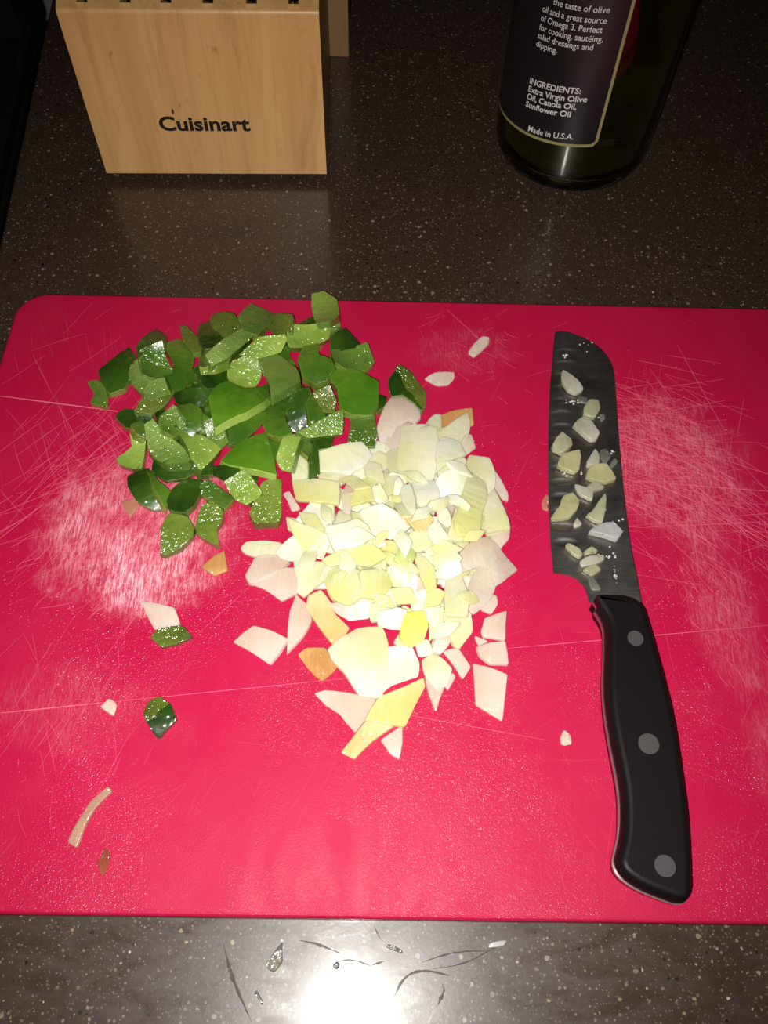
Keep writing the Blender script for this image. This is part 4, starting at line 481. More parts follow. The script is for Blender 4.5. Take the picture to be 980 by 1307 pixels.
# ------------------------------------------------------------------ materials
class NT:
    def __init__(s, name):
        s.m = bpy.data.materials.new(name); s.m.use_nodes = True; s.t = s.m.node_tree
        s.b = s.t.nodes['Principled BSDF']
    def n(s, typ, **kw):
        nd = s.t.nodes.new(typ)
        for k, v in kw.items():
            if k in nd.inputs.keys(): nd.inputs[k].default_value = v
            else: setattr(nd, k, v)
        return nd
    def l(s, a, b): s.t.links.new(a, b)
    def val(s, v):
        nd = s.t.nodes.new('ShaderNodeValue'); nd.outputs[0].default_value = v; return nd.outputs[0]
    def math(s, op, a, b=0.0, clamp=False):
        nd = s.t.nodes.new('ShaderNodeMath'); nd.operation = op; nd.use_clamp = clamp
        for i, x in enumerate((a, b)):
            if isinstance(x, (int, float)): nd.inputs[i].default_value = x
            else: s.l(x, nd.inputs[i])
        return nd.outputs[0]
    def ramp(s, fac, stops, interp='LINEAR'):
        nd = s.t.nodes.new('ShaderNodeValToRGB'); cr = nd.color_ramp; cr.interpolation = interp
        while len(cr.elements) < len(stops): cr.elements.new(0.5)
        for e, (p, c) in zip(cr.elements, stops):
            e.position = p; e.color = (c, c, c, 1) if isinstance(c, (int, float)) else (*c, 1)
        s.l(fac, nd.inputs[0]); return nd.outputs[0]
    def mix(s, fac, a, b, mode='MIX'):
        nd = s.t.nodes.new('ShaderNodeMix'); nd.data_type = 'RGBA'; nd.blend_type = mode
        for k, x in ((0, fac), (6, a), (7, b)):
            if isinstance(x, (int, float)): nd.inputs[k].default_value = x
            elif isinstance(x, tuple): nd.inputs[k].default_value = (*x, 1)
            else: s.l(x, nd.inputs[k])
        return nd.outputs[2]
    def coords(s, scale=(1, 1, 1), loc=(0, 0, 0), rot=(0, 0, 0), out='Object'):
        tc = s.t.nodes.new('ShaderNodeTexCoord'); mp = s.t.nodes.new('ShaderNodeMapping')
        mp.inputs['Scale'].default_value = scale; mp.inputs['Location'].default_value = loc; mp.inputs['Rotation'].default_value = rot
        s.l(tc.outputs[out], mp.inputs[0]); return mp.outputs[0]
    def noise(s, vec, scale, detail=3.0, rough=.55, dist=0.0):
        nd = s.n('ShaderNodeTexNoise'); nd.inputs['Scale'].default_value = scale; nd.inputs['Detail'].default_value = detail
        nd.inputs['Roughness'].default_value = rough; nd.inputs['Distortion'].default_value = dist
        s.l(vec, nd.inputs['Vector']); return nd.outputs['Fac']
    def bump(s, h, strength, dist=0.001):
        nd = s.n('ShaderNodeBump'); nd.inputs['Strength'].default_value = strength; nd.inputs['Distance'].default_value = dist
        s.l(h, nd.inputs['Height']); s.l(nd.outputs[0], s.b.inputs['Normal'])
    def set(s, **kw):
        for k, v in kw.items():
            k = k.replace('_', ' ')
            i = s.b.inputs[k]
            if isinstance(v, tuple) and len(v) == 3 and i.type == 'RGBA': v = (*v, 1)
            i.default_value = v
        return s
def plain(name, col, rough=.5, **kw):
    t = NT(name); t.set(Base_Color=col, Roughness=rough, **kw); return t.m

def wet_plant(name, col, col2, rough, sss=.25, radius=(.002, .003, .0008), trans=0.0, alpha=1.0, bump=.25, bscale=300, bdist=.0004, coat=.35, croft=.12, cb=.0003, cs=900, cior=1.5, var=.3, vscale=110, fib=0.0, grad=.35):
    t = NT(name); c = t.coords()
    oi = t.n('ShaderNodeObjectInfo')
    nz = t.noise(c, vscale, 3, .6)
    # one end of a piece is paler than the other, in a direction of its own
    ang = t.math('MULTIPLY', oi.outputs['Random'], 37.0); sep = t.n('ShaderNodeSeparateXYZ'); t.l(c, sep.inputs[0])
    gr = t.math('ADD', t.math('MULTIPLY', sep.outputs[0], t.math('COSINE', ang)), t.math('MULTIPLY', sep.outputs[1], t.math('SINE', ang)))
    fac = t.math('ADD', t.math('MULTIPLY', t.math('SUBTRACT', nz, .5), 1.8), t.math('MULTIPLY', t.math('SUBTRACT', oi.outputs['Random'], .5), var * 2))
    fac = t.math('ADD', fac, t.math('MULTIPLY', gr, grad / .006))
    if fib:
        vein = t.noise(t.coords(scale=(1, .07, 1), rot=(0, 0, .6)), 700, 2)
        fac = t.math('ADD', fac, t.math('MULTIPLY', t.math('SUBTRACT', vein, .5), fib * 2.4))
    fac = t.math('ADD', fac, .5, True)
    t.l(t.mix(fac, col, col2), t.b.inputs['Base Color'])
    t.set(Roughness=rough, Subsurface_Weight=sss, Subsurface_Radius=radius, Subsurface_Scale=1.0, Transmission_Weight=trans, IOR=1.36, Alpha=alpha, Coat_IOR=cior, Coat_Weight=coat, Coat_Roughness=croft)
    t.bump(t.noise(c, bscale, 2), bump, bdist)
    # film of juice: its own uneven surface gives the glints
    cbn = t.n('ShaderNodeBump'); cbn.inputs['Strength'].default_value = 1.0; cbn.inputs['Distance'].default_value = cb
    t.l(t.noise(c, cs, 2, .6), cbn.inputs['Height']); t.l(cbn.outputs[0], t.b.inputs['Coat Normal'])
    return t.m
flesh = dict(sss=.35, bump=.35, bscale=500, bdist=.0004, coat=1.0, croft=.15, cb=.0021, cs=380, cior=1.7)
skin = dict(sss=.05, bump=.10, bscale=160, bdist=.0008, coat=.8, croft=.16, cb=.0022, cs=130, cior=1.6)
PM = {
 's': wet_plant('pepper_skin_dark', (0.0120, 0.0360, 0.0034), (0.0359, 0.0878, 0.0067), .28, **skin),
 'b': wet_plant('pepper_skin_bright', (0.0500, 0.1397, 0.0067), (0.1048, 0.2344, 0.0134), .30, **skin),
 'm': wet_plant('pepper_skin_mid', (0.0359, 0.0958, 0.0067), (0.0850, 0.1746, 0.0144), .30, **skin),
 'f': wet_plant('pepper_flesh_mid', (0.0590, 0.1257, 0.0128), (0.1286, 0.2184, 0.0309), .32, **flesh),
 'o': wet_plant('pepper_flesh_olive', (0.0666, 0.0980, 0.0104), (0.1333, 0.1759, 0.0224), .34, **flesh),
 'e': wet_plant('pepper_flesh_cut', (0.1428, 0.2505, 0.0386), (0.2856, 0.4264, 0.0946), .22, sss=.2, bump=.6, bscale=700, bdist=.0006, coat=1.0, croft=.15, cb=.0021, cs=560, cior=2.2),
 'l': wet_plant('pepper_flesh_light', (0.1809, 0.2878, 0.0362), (0.3237, 0.4477, 0.0818), .28, **flesh),
 'y': wet_plant('pepper_flesh_yellowish', (0.1142, 0.1759, 0.0189), (0.2094, 0.2825, 0.0396), .28, **flesh),
 'd': wet_plant('pepper_flesh_hollow', (0.0476, 0.1227, 0.0104), (0.1047, 0.2026, 0.0224), .25, **flesh),
 'w': wet_plant('pepper_flesh_wet_flat', (0.0952, 0.1919, 0.0207), (0.1618, 0.2771, 0.0431), .10, sss=.15, bump=.12, bscale=350, bdist=.0006, coat=1.0),
}
PSIDE = {'s': 'f', 'b': 'l', 'm': 'y', 'f': 'y', 'o': 'f', 'e': 'f', 'l': 'f', 'y': 'f', 'd': 'e', 'w': 'f'}
def onion(name, a, b, rough=.3, trans=.20, sss=.45):
    return wet_plant(name, a, b, rough, sss=sss, alpha=1 - 1.6 * trans if trans < .4 else .4, radius=(.005, .0045, .003), trans=0.0, bump=.25, bscale=200, bdist=.0006, coat=.6, croft=.14, cb=.0012, cs=260, var=.3, vscale=90, fib=.5, grad=.45)
OM = {
 'o': onion('onion_translucent', (.77, .76, .42), (.90, .88, .62)),
 'p': onion('onion_outer', (.84, .68, .53), (.93, .83, .69), trans=.31),
 'w': onion('onion_white', (.88, .87, .54), (.96, .95, .76), trans=.10),
 'y': onion('onion_yellow', (.84, .82, .32), (.92, .90, .52)),
 'Y': onion('onion_core_yellow', (.90, .82, .14), (.94, .90, .28), trans=.05),
 'Y2': onion('onion_buttery', (.84, .68, .24), (.92, .82, .40)),
 'g': onion('onion_green_tinge', (.58, .68, .16), (.74, .80, .32)),
 't': onion('onion_tan', (.55, .27, .09), (.74, .43, .17), trans=.08),
 't2': onion('onion_buff', (.74, .54, .22), (.86, .72, .38), trans=.16),
 't3': onion('onion_beige', (.46, .25, .17), (.56, .34, .24), trans=.15),
 'br': onion('onion_skin_brown', (.28, .06, .03), (.38, .10, .045), trans=.1),
 'br2': onion('onion_skin_tan', (.56, .20, .14), (.64, .28, .18), trans=.2),
 'gs': onion('onion_skin_grey', (.10, .075, .05), (.20, .16, .11), trans=.25),
 'wt': onion('onion_shred_white', (.50, .48, .42), (.70, .68, .60)),
 'dk': onion('crumb_dark', (.02, .015, .012), (.04, .03, .02), trans=0),
 'gy': onion('onion_mush_grey', (.16, .155, .12), (.30, .30, .25), rough=.15, trans=.5),
 'w2': onion('onion_bluish_white', (.50, .50, .48), (.66, .66, .64), trans=.1),
}
# bits on the blade sit in a thin film of juice and look greyer
KM = {k: onion('onion_bit_' + k, a, b, trans=.25) for k, a, b in (('w', (.46, .44, .34), (.62, .60, .48)), ('o', (.40, .40, .24), (.56, .55, .36)), ('y', (.46, .45, .22), (.60, .58, .32)), ('w2', (.46, .45, .44), (.60, .60, .59)))}
KM['gy'] = OM['gy']

# countertop: dark brown solid surface with pale chips
def mat_counter():
    t = NT('speckled_countertop'); c = t.coords()
    base = t.mix(t.noise(c, 420, 4, .7), (.022, .0118, .0085), (.062, .037, .027))
    col = base
    for sc, th, prob, c1, c2 in ((260, .19, .40, (.16, .12, .08), (.42, .36, .26)), (520, .24, .30, (.10, .075, .055), (.30, .25, .19)),
                                 (900, .28, .25, (.07, .055, .045), (.20, .17, .14)), (330, .22, .72, (.006, .004, .004), (.012, .008, .007))):
        v = t.n('ShaderNodeTexVoronoi'); v.inputs['Scale'].default_value = sc; v.inputs['Randomness'].default_value = 1
        wob = t.n('ShaderNodeVectorMath', operation='ADD')
        wn = t.n('ShaderNodeTexNoise'); wn.inputs['Scale'].default_value = sc * 2.2; t.l(c, wn.inputs['Vector'])
        ws = t.n('ShaderNodeVectorMath', operation='SCALE'); t.l(wn.outputs['Color'], ws.inputs[0]); ws.inputs['Scale'].default_value = .35 / sc
        t.l(c, wob.inputs[0]); t.l(ws.outputs[0], wob.inputs[1]); t.l(wob.outputs[0], v.inputs['Vector'])
        sp = t.n('ShaderNodeSeparateColor'); t.l(v.outputs['Color'], sp.inputs[0])
        size = t.math('MULTIPLY', sp.outputs[1], th * 1.3)
        near = t.math('LESS_THAN', v.outputs['Distance'], size)
        pick = t.math('GREATER_THAN', sp.outputs[0], prob)
        col = t.mix(t.math('MULTIPLY', near, pick), col, t.mix(sp.outputs[2], c1, c2))
    t.l(col, t.b.inputs['Base Color'])
    smear = t.noise(t.coords(scale=(1, 2.2, 1), rot=(0, 0, .35)), 38, 5, .65, 1.2)
    t.l(t.ramp(smear, [(.38, .30), (.66, .46)]), t.b.inputs['Roughness'])
    t.set(Coat_Weight=.45, Specular_IOR_Level=.5)
    t.l(t.ramp(smear, [(.36, .075), (.60, .17)]), t.b.inputs['Coat Roughness'])
    t.bump(t.noise(c, 700, 2), .05, .0003)
    return t.m

# cutting board: crimson plastic with pebbled grain and worn whitish areas
def mat_board():
    t = NT('crimson_board_plastic'); c = t.coords()
    worn = None
    sep = t.n('ShaderNodeSeparateXYZ'); t.l(c, sep.inputs[0])
    edge_n = t.noise(c, 60, 4, .65)
    for cx, cy, rx, ry, amp in ((-.104, .178, .042, .038, .60), (-.096, .160, .024, .020, .65), (.136, .218, .034, .038, .24),
                                (.146, .150, .014, .040, .16), (.044, .283, .026, .014, .08), (-.118, .100, .030, .018, .09), (.165, .090, .02, .03, .12)):
        dx = t.math('DIVIDE', t.math('SUBTRACT', sep.outputs[0], cx), rx); dy = t.math('DIVIDE', t.math('SUBTRACT', sep.outputs[1], cy), ry)
        d = t.math('ADD', t.math('MULTIPLY', dx, dx), t.math('MULTIPLY', dy, dy))
        w = t.math('MULTIPLY', t.math('SUBTRACT', t.math('ADD', t.math('MULTIPLY', edge_n, 1.8), .45), d, True), amp)
        worn = w if worn is None else t.math('ADD', worn, w)
    n1 = t.ramp(t.noise(c, 75, 5, .7), [(.36, 0), (.62, 1)])
    na = t.noise(t.coords(scale=(1, .12, 1), rot=(0, 0, .75)), 1500, 3, .7)
    nb = t.noise(t.coords(scale=(1, .12, 1), rot=(0, 0, -.55)), 1500, 3, .7)
    fine = t.math('MAXIMUM', t.ramp(na, [(.50, 0), (.60, 1)]), t.ramp(nb, [(.50, 0), (.60, 1)]))
    amt = t.math('MULTIPLY', t.math('MULTIPLY', worn, t.math('ADD', t.math('MULTIPLY', n1, .9), .15)), t.math('ADD', t.math('MULTIPLY', fine, .9), .15), True)
    base = t.mix(t.noise(c, 22, 4), (.400, .0042, .041), (.480, .0075, .059))
    col = t.mix(amt, base, (.86, .46, .52))
    t.l(col, t.b.inputs['Base Color'])
    wet = t.noise(t.coords(scale=(1, .7, 1), loc=(.3, .1, 0)), 30, 5, .65, .8)
    r = t.ramp(wet, [(.40, .40), (.58, .58)])
    t.l(t.math('ADD', r, t.math('MULTIPLY', amt, .3), True), t.b.inputs['Roughness'])
    t.set(Specular_IOR_Level=.22)
    h = t.math('ADD', t.noise(c, 1500, 2), t.math('MULTIPLY', amt, .6))
    t.bump(h, .35, .0002)
    # beads of juice: sparkle in the wet areas only
    t.l(t.math('MULTIPLY', t.ramp(t.noise(t.coords(loc=(.7, .2, 0)), 16, 4, .6), [(.42, 0), (.62, 1)]), .30), t.b.inputs['Coat Weight'])
    t.set(Coat_Roughness=.15, Coat_IOR=1.5)
    cbn = t.n('ShaderNodeBump'); cbn.inputs['Strength'].default_value = 1.0; cbn.inputs['Distance'].default_value = .0007
    bd = t.noise(c, 1150, 1, .5); t.l(bd, cbn.inputs['Height']); t.l(cbn.outputs[0], t.b.inputs['Coat Normal'])
    return t.m

def mat_wood(name, a, b, streak):
    t = NT(name)
    c = t.coords(scale=(1, 1, .06)); c0 = t.coords()
    g1 = t.noise(c, 330, 4, .6, .4); g2 = t.noise(c, 70, 3, .6, .6); g3 = t.noise(t.coords(scale=(1, 1, .22)), 45, 5, .7, 1.0)
    col = t.mix(t.ramp(g2, [(.3, 0), (.7, 1)]), a, b)
    col = t.mix(t.math('MULTIPLY', t.ramp(g1, [(.50, 0), (.75, 1)]), .30), col, streak)
    col = t.mix(t.math('MULTIPLY', t.ramp(g3, [(.58, 0), (.72, 1)]), .42), col, streak)
    spots = t.noise(t.coords(scale=(1, 1, .3)), 230, 2, .5)
    col = t.mix(t.math('MULTIPLY', t.ramp(spots, [(.72, 0), (.78, 1)]), .5), col, streak)
    t.l(col, t.b.inputs['Base Color']); t.set(Roughness=.42, Coat_Weight=.15, Coat_Roughness=.25)
    t.bump(g1, .08, .0004)
    return t.m

M_counter = mat_counter(); M_board = mat_board()
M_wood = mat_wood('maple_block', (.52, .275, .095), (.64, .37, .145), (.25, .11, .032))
M_wood2 = mat_wood('maple_rear_shaded', (.26, .145, .055), (.33, .19, .075), (.14, .065, .022))  # darker copy of the maple; shade behind the block put into its colour
M_ink = plain('black_print', (.006, .005, .005), .6)
M_black = plain('black_appliance', (.006, .006, .006), .28)
M_slot = plain('slot_dark', (.004, .003, .003), .8)
M_rubber = plain('rubber_foot', (.008, .008, .008), .7)
M_wall = plain('grey_wall', (.30, .28, .26), .8)
M_floor = plain('dark_floor', (.03, .025, .02), .7)
M_mark = plain('scratch_burr', (.70, .135, .205), .65)
def mat_steel():
    t = NT('stained_steel'); c = t.coords()
    t.set(Metallic=1.0)
    br = t.noise(t.coords(scale=(.05, 1, 1)), 1600, 2, .6)
    st = t.noise(c, 60, 4, .65)
    col = t.mix(t.ramp(st, [(.45, 0), (.75, 1)]), (.36, .335, .32), (.17, .145, .13))
    rust = t.ramp(t.noise(c, 130, 3, .6), [(.66, 0), (.76, 1)])
    t.l(t.mix(t.math('MULTIPLY', rust, .5), col, (.16, .07, .025)), t.b.inputs['Base Color'])
    t.l(t.math('ADD', t.math('MULTIPLY', br, .12), .37), t.b.inputs['Roughness'])
    t.bump(br, .05, .0002)
    return t.m
M_steel = mat_steel()
M_edge = plain('bright_steel', (.62, .60, .56), .30, Metallic=1.0)
M_handle = NT('black_handle_plastic')
M_handle.set(Base_Color=(.0060, .0045, .0048), Roughness=.45, Specular_IOR_Level=.15)
M_handle.bump(M_handle.noise(M_handle.coords(scale=(1, .15, 1)), 1200, 3), .08, .0003); M_handle = M_handle.m
M_rivet = plain('grey_rivet', (.042, .039, .039), .6)
M_water = plain('onion_juice_froth', (.80, .79, .74), .2, Alpha=.55, Coat_Weight=1.0)
M_smear = plain('dried_smear', (.050, .040, .034), .6, Specular_IOR_Level=.35, Alpha=.55)

# ------------------------------------------------------------------ the setting
def ext_poly(name, pts, z0, z1, mats, parent=None, bevel=0.0, seg=3):
    bm = bmesh.new()
    vs = [bm.verts.new((x, y, z1)) for x, y in pts]
    f = bm.faces.new(vs)
    r = bmesh.ops.extrude_face_region(bm, geom=[f])
    for v in r['geom']:
        if isinstance(v, bmesh.types.BMVert): v.co.z = z0
    if bevel:
        es = [e for e in bm.edges if abs(e.verts[0].co.z - e.verts[1].co.z) < 1e-6]
        bmesh.ops.bevel(bm, geom=es, offset=bevel, segments=seg, affect='EDGES', profile=.5)
    o_ = bm_obj(name, bm, mats, parent); flat_big(o_.data)
    return o_

# counter slab: its left end runs back at a slight slant beside the black appliance
counter = ext_poly('countertop', [(-.1727, -.09), (.62, -.09), (.62, .86), (-.2499, .86)], -.032, 0, M_counter, bevel=.002)
tag(counter, 'dark brown speckled solid surface countertop under the red board', 'countertop', kind='structure')
bm = bmesh.new(); add_box(bm, (-.165, -.07, -.88), (.60, .86, -.033)); cab = bm_obj('wall_counter_base', bm, plain('base_cabinet', (.05, .03, .02), .5)); tag(cab, 'dark base cabinet front under the countertop', 'cabinet', kind='structure')
bm = bmesh.new(); add_box(bm, (-1.2, -.8, -.92), (1.2, .90, -.88)); tag(bm_obj('floor', bm, M_floor), 'dark kitchen floor below the counter', 'floor', kind='structure')
bm = bmesh.new(); add_box(bm, (-1.2, .862, -.88), (1.2, .90, 1.5)); tag(bm_obj('wall_back', bm, M_wall), 'grey kitchen wall behind the countertop', 'wall', kind='structure')

# black appliance left of the counter end: its side stands along the slab
A = Vector((-.2300, .577, 0)); Bq = Vector((-.1800, -.035, 0)); dirv = (Bq - A).normalized(); out = Vector((dirv.y, -dirv.x, 0))
if out.x > 0: out = -out
app = empty('black_stove', A + out * .2 + Vector((0, 0, -.88)))
tag(app, 'black glossy stove standing against the left end of the countertop', 'stove')
def quad_box(name, p0, p1, depth, z0, z1, mat, bevel):
    q = [p0, p1, p1 + out * depth, p0 + out * depth]
    o_ = ext_poly(name, [(v.x, v.y) for v in q], z0, z1, mat, bevel=bevel)
    return keep(o_, app)
off = out * .002
quad_box('body', A + off, Bq + off, .50, -.88, -.004, M_black, .004)
quad_box('cooktop', A + off, Bq + off, .50, -.0035, .010, M_black, .003)
quad_box('back_guard', A + off, A + off + dirv * .05, .50, .0105, .16, M_black, .004)
bm = bmesh.new()
bmesh.ops.create_cone(bm, cap_ends=True, segments=24, radius1=.010, radius2=.008, depth=.018)
for v in bm.verts: v.co = Matrix.Rotation(math.pi / 2, 3, 'X') @ v.co + Vector((-.262, .515, .085))
keep(bm_obj('knob', bm, plain('dark_glint_catcher', (.02, .02, .02), .15)), app)  # small knob added only to catch the flash as a glint

# ------------------------------------------------------------------ cutting board
def rounded_rect(x0, x1, y0, y1, r, n=8):
    pts = []
    for cx, cy, a0 in ((x1 - r, y1 - r, 0), (x0 + r, y1 - r, 90), (x0 + r, y0 + r, 180), (x1 - r, y0 + r, 270)):
        for i in range(n + 1):
            a = math.radians(a0 + 90 * i / n); pts.append((cx + r * math.cos(a), cy + r * math.sin(a)))
    return pts
board = empty('cutting_board', (.015, .17, 0))
tag(board, 'crimson red plastic cutting board with knife scratches and rounded corners', 'cutting board')
keep(ext_poly('slab', rounded_rect(-.185, .222, .0255, .3155, .016), .0, ZB, M_board, bevel=.0016), board)
# burrs raised by years of knife cuts: slim ridges, whiter than the plastic
mv, mf = [], []
def burr(x0, y0, x1, y1, w, h=.00004, curve=0.0):
    dx, dy = x1 - x0, y1 - y0; L = math.hypot(dx, dy); 
    if L < 1e-5: return
    nx, ny = -dy / L, dx / L; k = 3 if L > .02 else 2; base = len(mv)
    for i in range(k + 1):
        t = i / k; ww = w * (0.25 + 0.75 * math.sin(math.pi * min(max(t, .02), .98)) ** .5); cu = curve * 4 * t * (1 - t)
        px, py = x0 + dx * t + nx * cu, y0 + dy * t + ny * cu
        mv.extend(((px - nx * ww, py - ny * ww, ZB), (px, py, ZB + h), (px + nx * ww, py + ny * ww, ZB)))
    for i in range(k):
        a = base + i * 3; b_ = a + 3
        mf.extend(((a, a + 1, b_ + 1, b_), (a + 1, a + 2, b_ + 2, b_ + 1)))
def zone(cx, cy, sx, sy, n, angs, lmin, lmax, wmin, wmax, lim=None):
    for _ in range(n):
        x, y = rng.gauss(cx, sx), rng.gauss(cy, sy)
        a = math.radians(rng.choice(angs) + rng.gauss(0, 9)); L = rng.uniform(lmin, lmax) * rng.uniform(.4, 1)
        x0, y0, x1, y1 = x - math.cos(a) * L / 2, y - math.sin(a) * L / 2, x + math.cos(a) * L / 2, y + math.sin(a) * L / 2
        if min(x0, x1) < -.182 or max(x0, x1) > .219 or min(y0, y1) < .029 or max(y0, y1) > .312: continue
        burr(x0, y0, x1, y1, rng.uniform(wmin, wmax), curve=rng.gauss(0, .0004))
zone(-.110, .186, .020, .020, 620, (50, 55, 125, 115, 20), .006, .034, .00003, .00009)
zone(-.098, .162, .011, .009, 420, (55, 60, 120, 30), .003, .012, .00003, .00009)
zone(-.130, .215, .022, .018, 130, (50, 60, 120, 130), .012, .05, .00003, .00008)
zone(.132, .226, .016, .020, 430, (150, 140, 10, 70, 100, 165), .006, .042, .00003, .00008)
zone(.156, .188, .018, .018, 150, (135, 125, 145, 5, 80), .01, .055, .00003, .00008)
zone(.146, .150, .008, .018, 160, (115, 125, 60, 100), .003, .012, .00003, .00008)
zone(.168, .095, .018, .030, 90, (120, 60), .004, .02, .00003, .00006)
zone(.045, .284, .018, .012, 70, (140, 40, 100), .003, .014, .00003, .00006)
zone(-.125, .098, .018, .016, 70, (70, 60, 115), .004, .03, .00003, .00007)
zone(.02, .16, .10, .07, 220, (150, 30, 110, 60, 5), .004, .04, .00002, .00004)
zone(.02, .06, .08, .02, 120, (80, 100, 60, 120), .004, .02, .00002, .00004)
zone(-.15, .285, .02, .015, 30, (55, 110), .01, .04, .00002, .00004)
for x0, y0, x1, y1, w in ((-.181, .2493, -.1229, .2415, .00035), (-.1445, .0962, -.1059, .1009, .0002), (-.1059, .1009, .0014, .1139, .00010),
                          (.0346, .3099, .0537, .2869, .00010), (.0524, .1260, .1642, .1383, .00012), (.0016, .1001, .0684, .0889, .00008),
                          (.102, .075, .113, .062, .00010), (.150, .290, .165, .235, .00009), (.138, .262, .170, .268, .00009), (.14, .248, .168, .255, .00009),
                          (.118, .208, .19, .203, .00014), (.120, .184, .175, .188, .0001), (-.17, .275, -.155, .25, .00009), (.15, .225, .20, .205, .0001), (.14, .20, .19, .165, .0001)):
    burr(x0, y0, x1, y1, w)
marks = mesh_obj('cut_marks', mv, mf, M_mark); keep(marks, board); tag(marks, kind='stuff')

sv, sf = [], []
def bead(x, y, r, z=ZB):
    b = len(sv); sv.append((x, y, z + r * .55))
    for i in range(6): a = i * math.pi / 3; sv.append((x + r * .75 * math.cos(a), y + r * .75 * math.sin(a), z + r * .4))
    for i in range(6): a = i * math.pi / 3; sv.append((x + r * math.cos(a), y + r * math.sin(a), z))
    for i in range(6):
        j = (i + 1) % 6; sf.append((b, b + 1 + i, b + 1 + j)); sf.append((b + 1 + i, b + 7 + i, b + 7 + j, b + 1 + j))

# ------------------------------------------------------------------ diced pieces
def unit(pts): return [Vector((x * 1e-5, y * 1e-5, z * 1e-5)) for x, y, z in pts]
def make_piece(name, outline, bulge, thick, top_m, side_m, floor_z=ZB, soft=False):
    P = unit(outline); c = sum(P, Vector()) / len(P)
    bulge *= .001; thick *= .001
    # rounded corners: each vertex replaced by two points close to it
    Q = []
    n = len(P)
    P2 = []
    for i, p in enumerate(P):
        q = P[(i + 1) % n]; d = q - p; P2.append(p)
        if d.length > .004: P2.append((p + q) / 2 + Vector((d.y, -d.x, 0)) * (rng.uniform(-.02, .03) if soft else rng.uniform(-.03, .06)))
    P = P2; n = len(P)
    cut_r = .0004 if soft else .0005
    for i, p in enumerate(P):
        a, b = P[i - 1], P[(i + 1) % n]
        la, lb = (a - p).length, (b - p).length
        ka = min(cut_r, la * .28) / max(la, 1e-9); kb = min(cut_r, lb * .28) / max(lb, 1e-9)
        Q.append(p + (a - p) * ka); Q.append(p + (b - p) * kb)
    bm = bmesh.new()
    f = bm.faces.new([bm.verts.new(p - c) for p in Q])
    f.normal_update()
    if f.normal.z < 0: bmesh.ops.reverse_faces(bm, faces=[f])
    bmesh.ops.triangulate(bm, faces=bm.faces[:], ngon_method='BEAUTY')
    long = [e for e in bm.edges if e.calc_length() > .0025]
    bmesh.ops.subdivide_edges(bm, edges=long, cuts=2, use_grid_fill=True)
    bmesh.ops.triangulate(bm, faces=bm.faces[:])
    # long axis of the outline
    sxx = sum((p.x - c.x) ** 2 for p in P); syy = sum((p.y - c.y) ** 2 for p in P); sxy = sum((p.x - c.x) * (p.y - c.y) for p in P)
    ax = .5 * math.atan2(2 * sxy, sxx - syy); ca, sa = math.cos(ax), math.sin(ax)
    us = [abs((p.x - c.x) * ca + (p.y - c.y) * sa) for p in P]; R = max(us)
    wob = rng.uniform(0, 6.28)
    nrm = Vector((0, 0, 0))
    for i in range(len(P)): nrm += (P[i] - c).cross(P[(i + 1) % n] - c)
    nrm.normalize()
    if nrm.z < 0: nrm = -nrm
    for v in bm.verts:
        u = v.co.x * ca + v.co.y * sa; w = -v.co.x * sa + v.co.y * ca
        v.co += nrm * (bulge * (.45 - (u / R) ** 2) + .00012 * math.sin(u * 1900 + wob) * math.sin(w * 1700 + wob * 2))
    bm.verts.ensure_lookup_table(); bm.verts.index_update()
    tv = [v.co.copy() for v in bm.verts]; tf = [tuple(v.index for v in fc.verts) for fc in bm.faces]
    be = []
    for e in bm.edges:
        if e.is_boundary:
            l = e.link_loops[0]; be.append((l.vert.index, l.link_loop_next.vert.index))
    bset = {i for e in be for i in e}
    bm.free()
    N = len(tv); k = 1 + rng.uniform(-.05, .06); sh = Vector((rng.uniform(-.0004, .0004), rng.uniform(-.0004, .0004), 0))
    bv = []
    for v in tv:
        q = Vector((v.x * k, v.y * k, v.z)) + sh - nrm * thick
        if q.z + c.z < floor_z + .00005: q.z = floor_z + .00005 - c.z
        bv.append(q)
    verts = tv + bv
    lowest = min(v.z for v in verts)
    faces = list(tf) + [tuple(reversed([i + N for i in fc])) for fc in tf] + [(b, a, a + N, b + N) for a, b in be]
    fm = [0] * len(tf) + [2] * len(tf) + [1] * len(be)
    me = bpy.data.meshes.new(name); me.from_pydata([tuple(v - Vector((0, 0, lowest))) for v in verts], [], faces)
    for m in (top_m, side_m, side_m): me.materials.append(m)
    me.polygons.foreach_set('material_index', fm)
    me.polygons.foreach_set('use_smooth', [True] * len(me.polygons)); me.set_sharp_from_angle(angle=math.radians(42)); me.update()
    o_ = bpy.data.objects.new(name, me); o_.location = c + Vector((0, 0, lowest)); link(o_)
    bv_ = o_.modifiers.new('soft_edge', 'BEVEL'); bv_.width = .00040 if soft else .0003; bv_.material = 1 if soft else -1; bv_.segments = 3 if soft else 2; bv_.limit_method = 'ANGLE'; bv_.angle_limit = math.radians(42)  # skin-up rims take the paler flesh tone, painting light caught on cut edges
    return o_

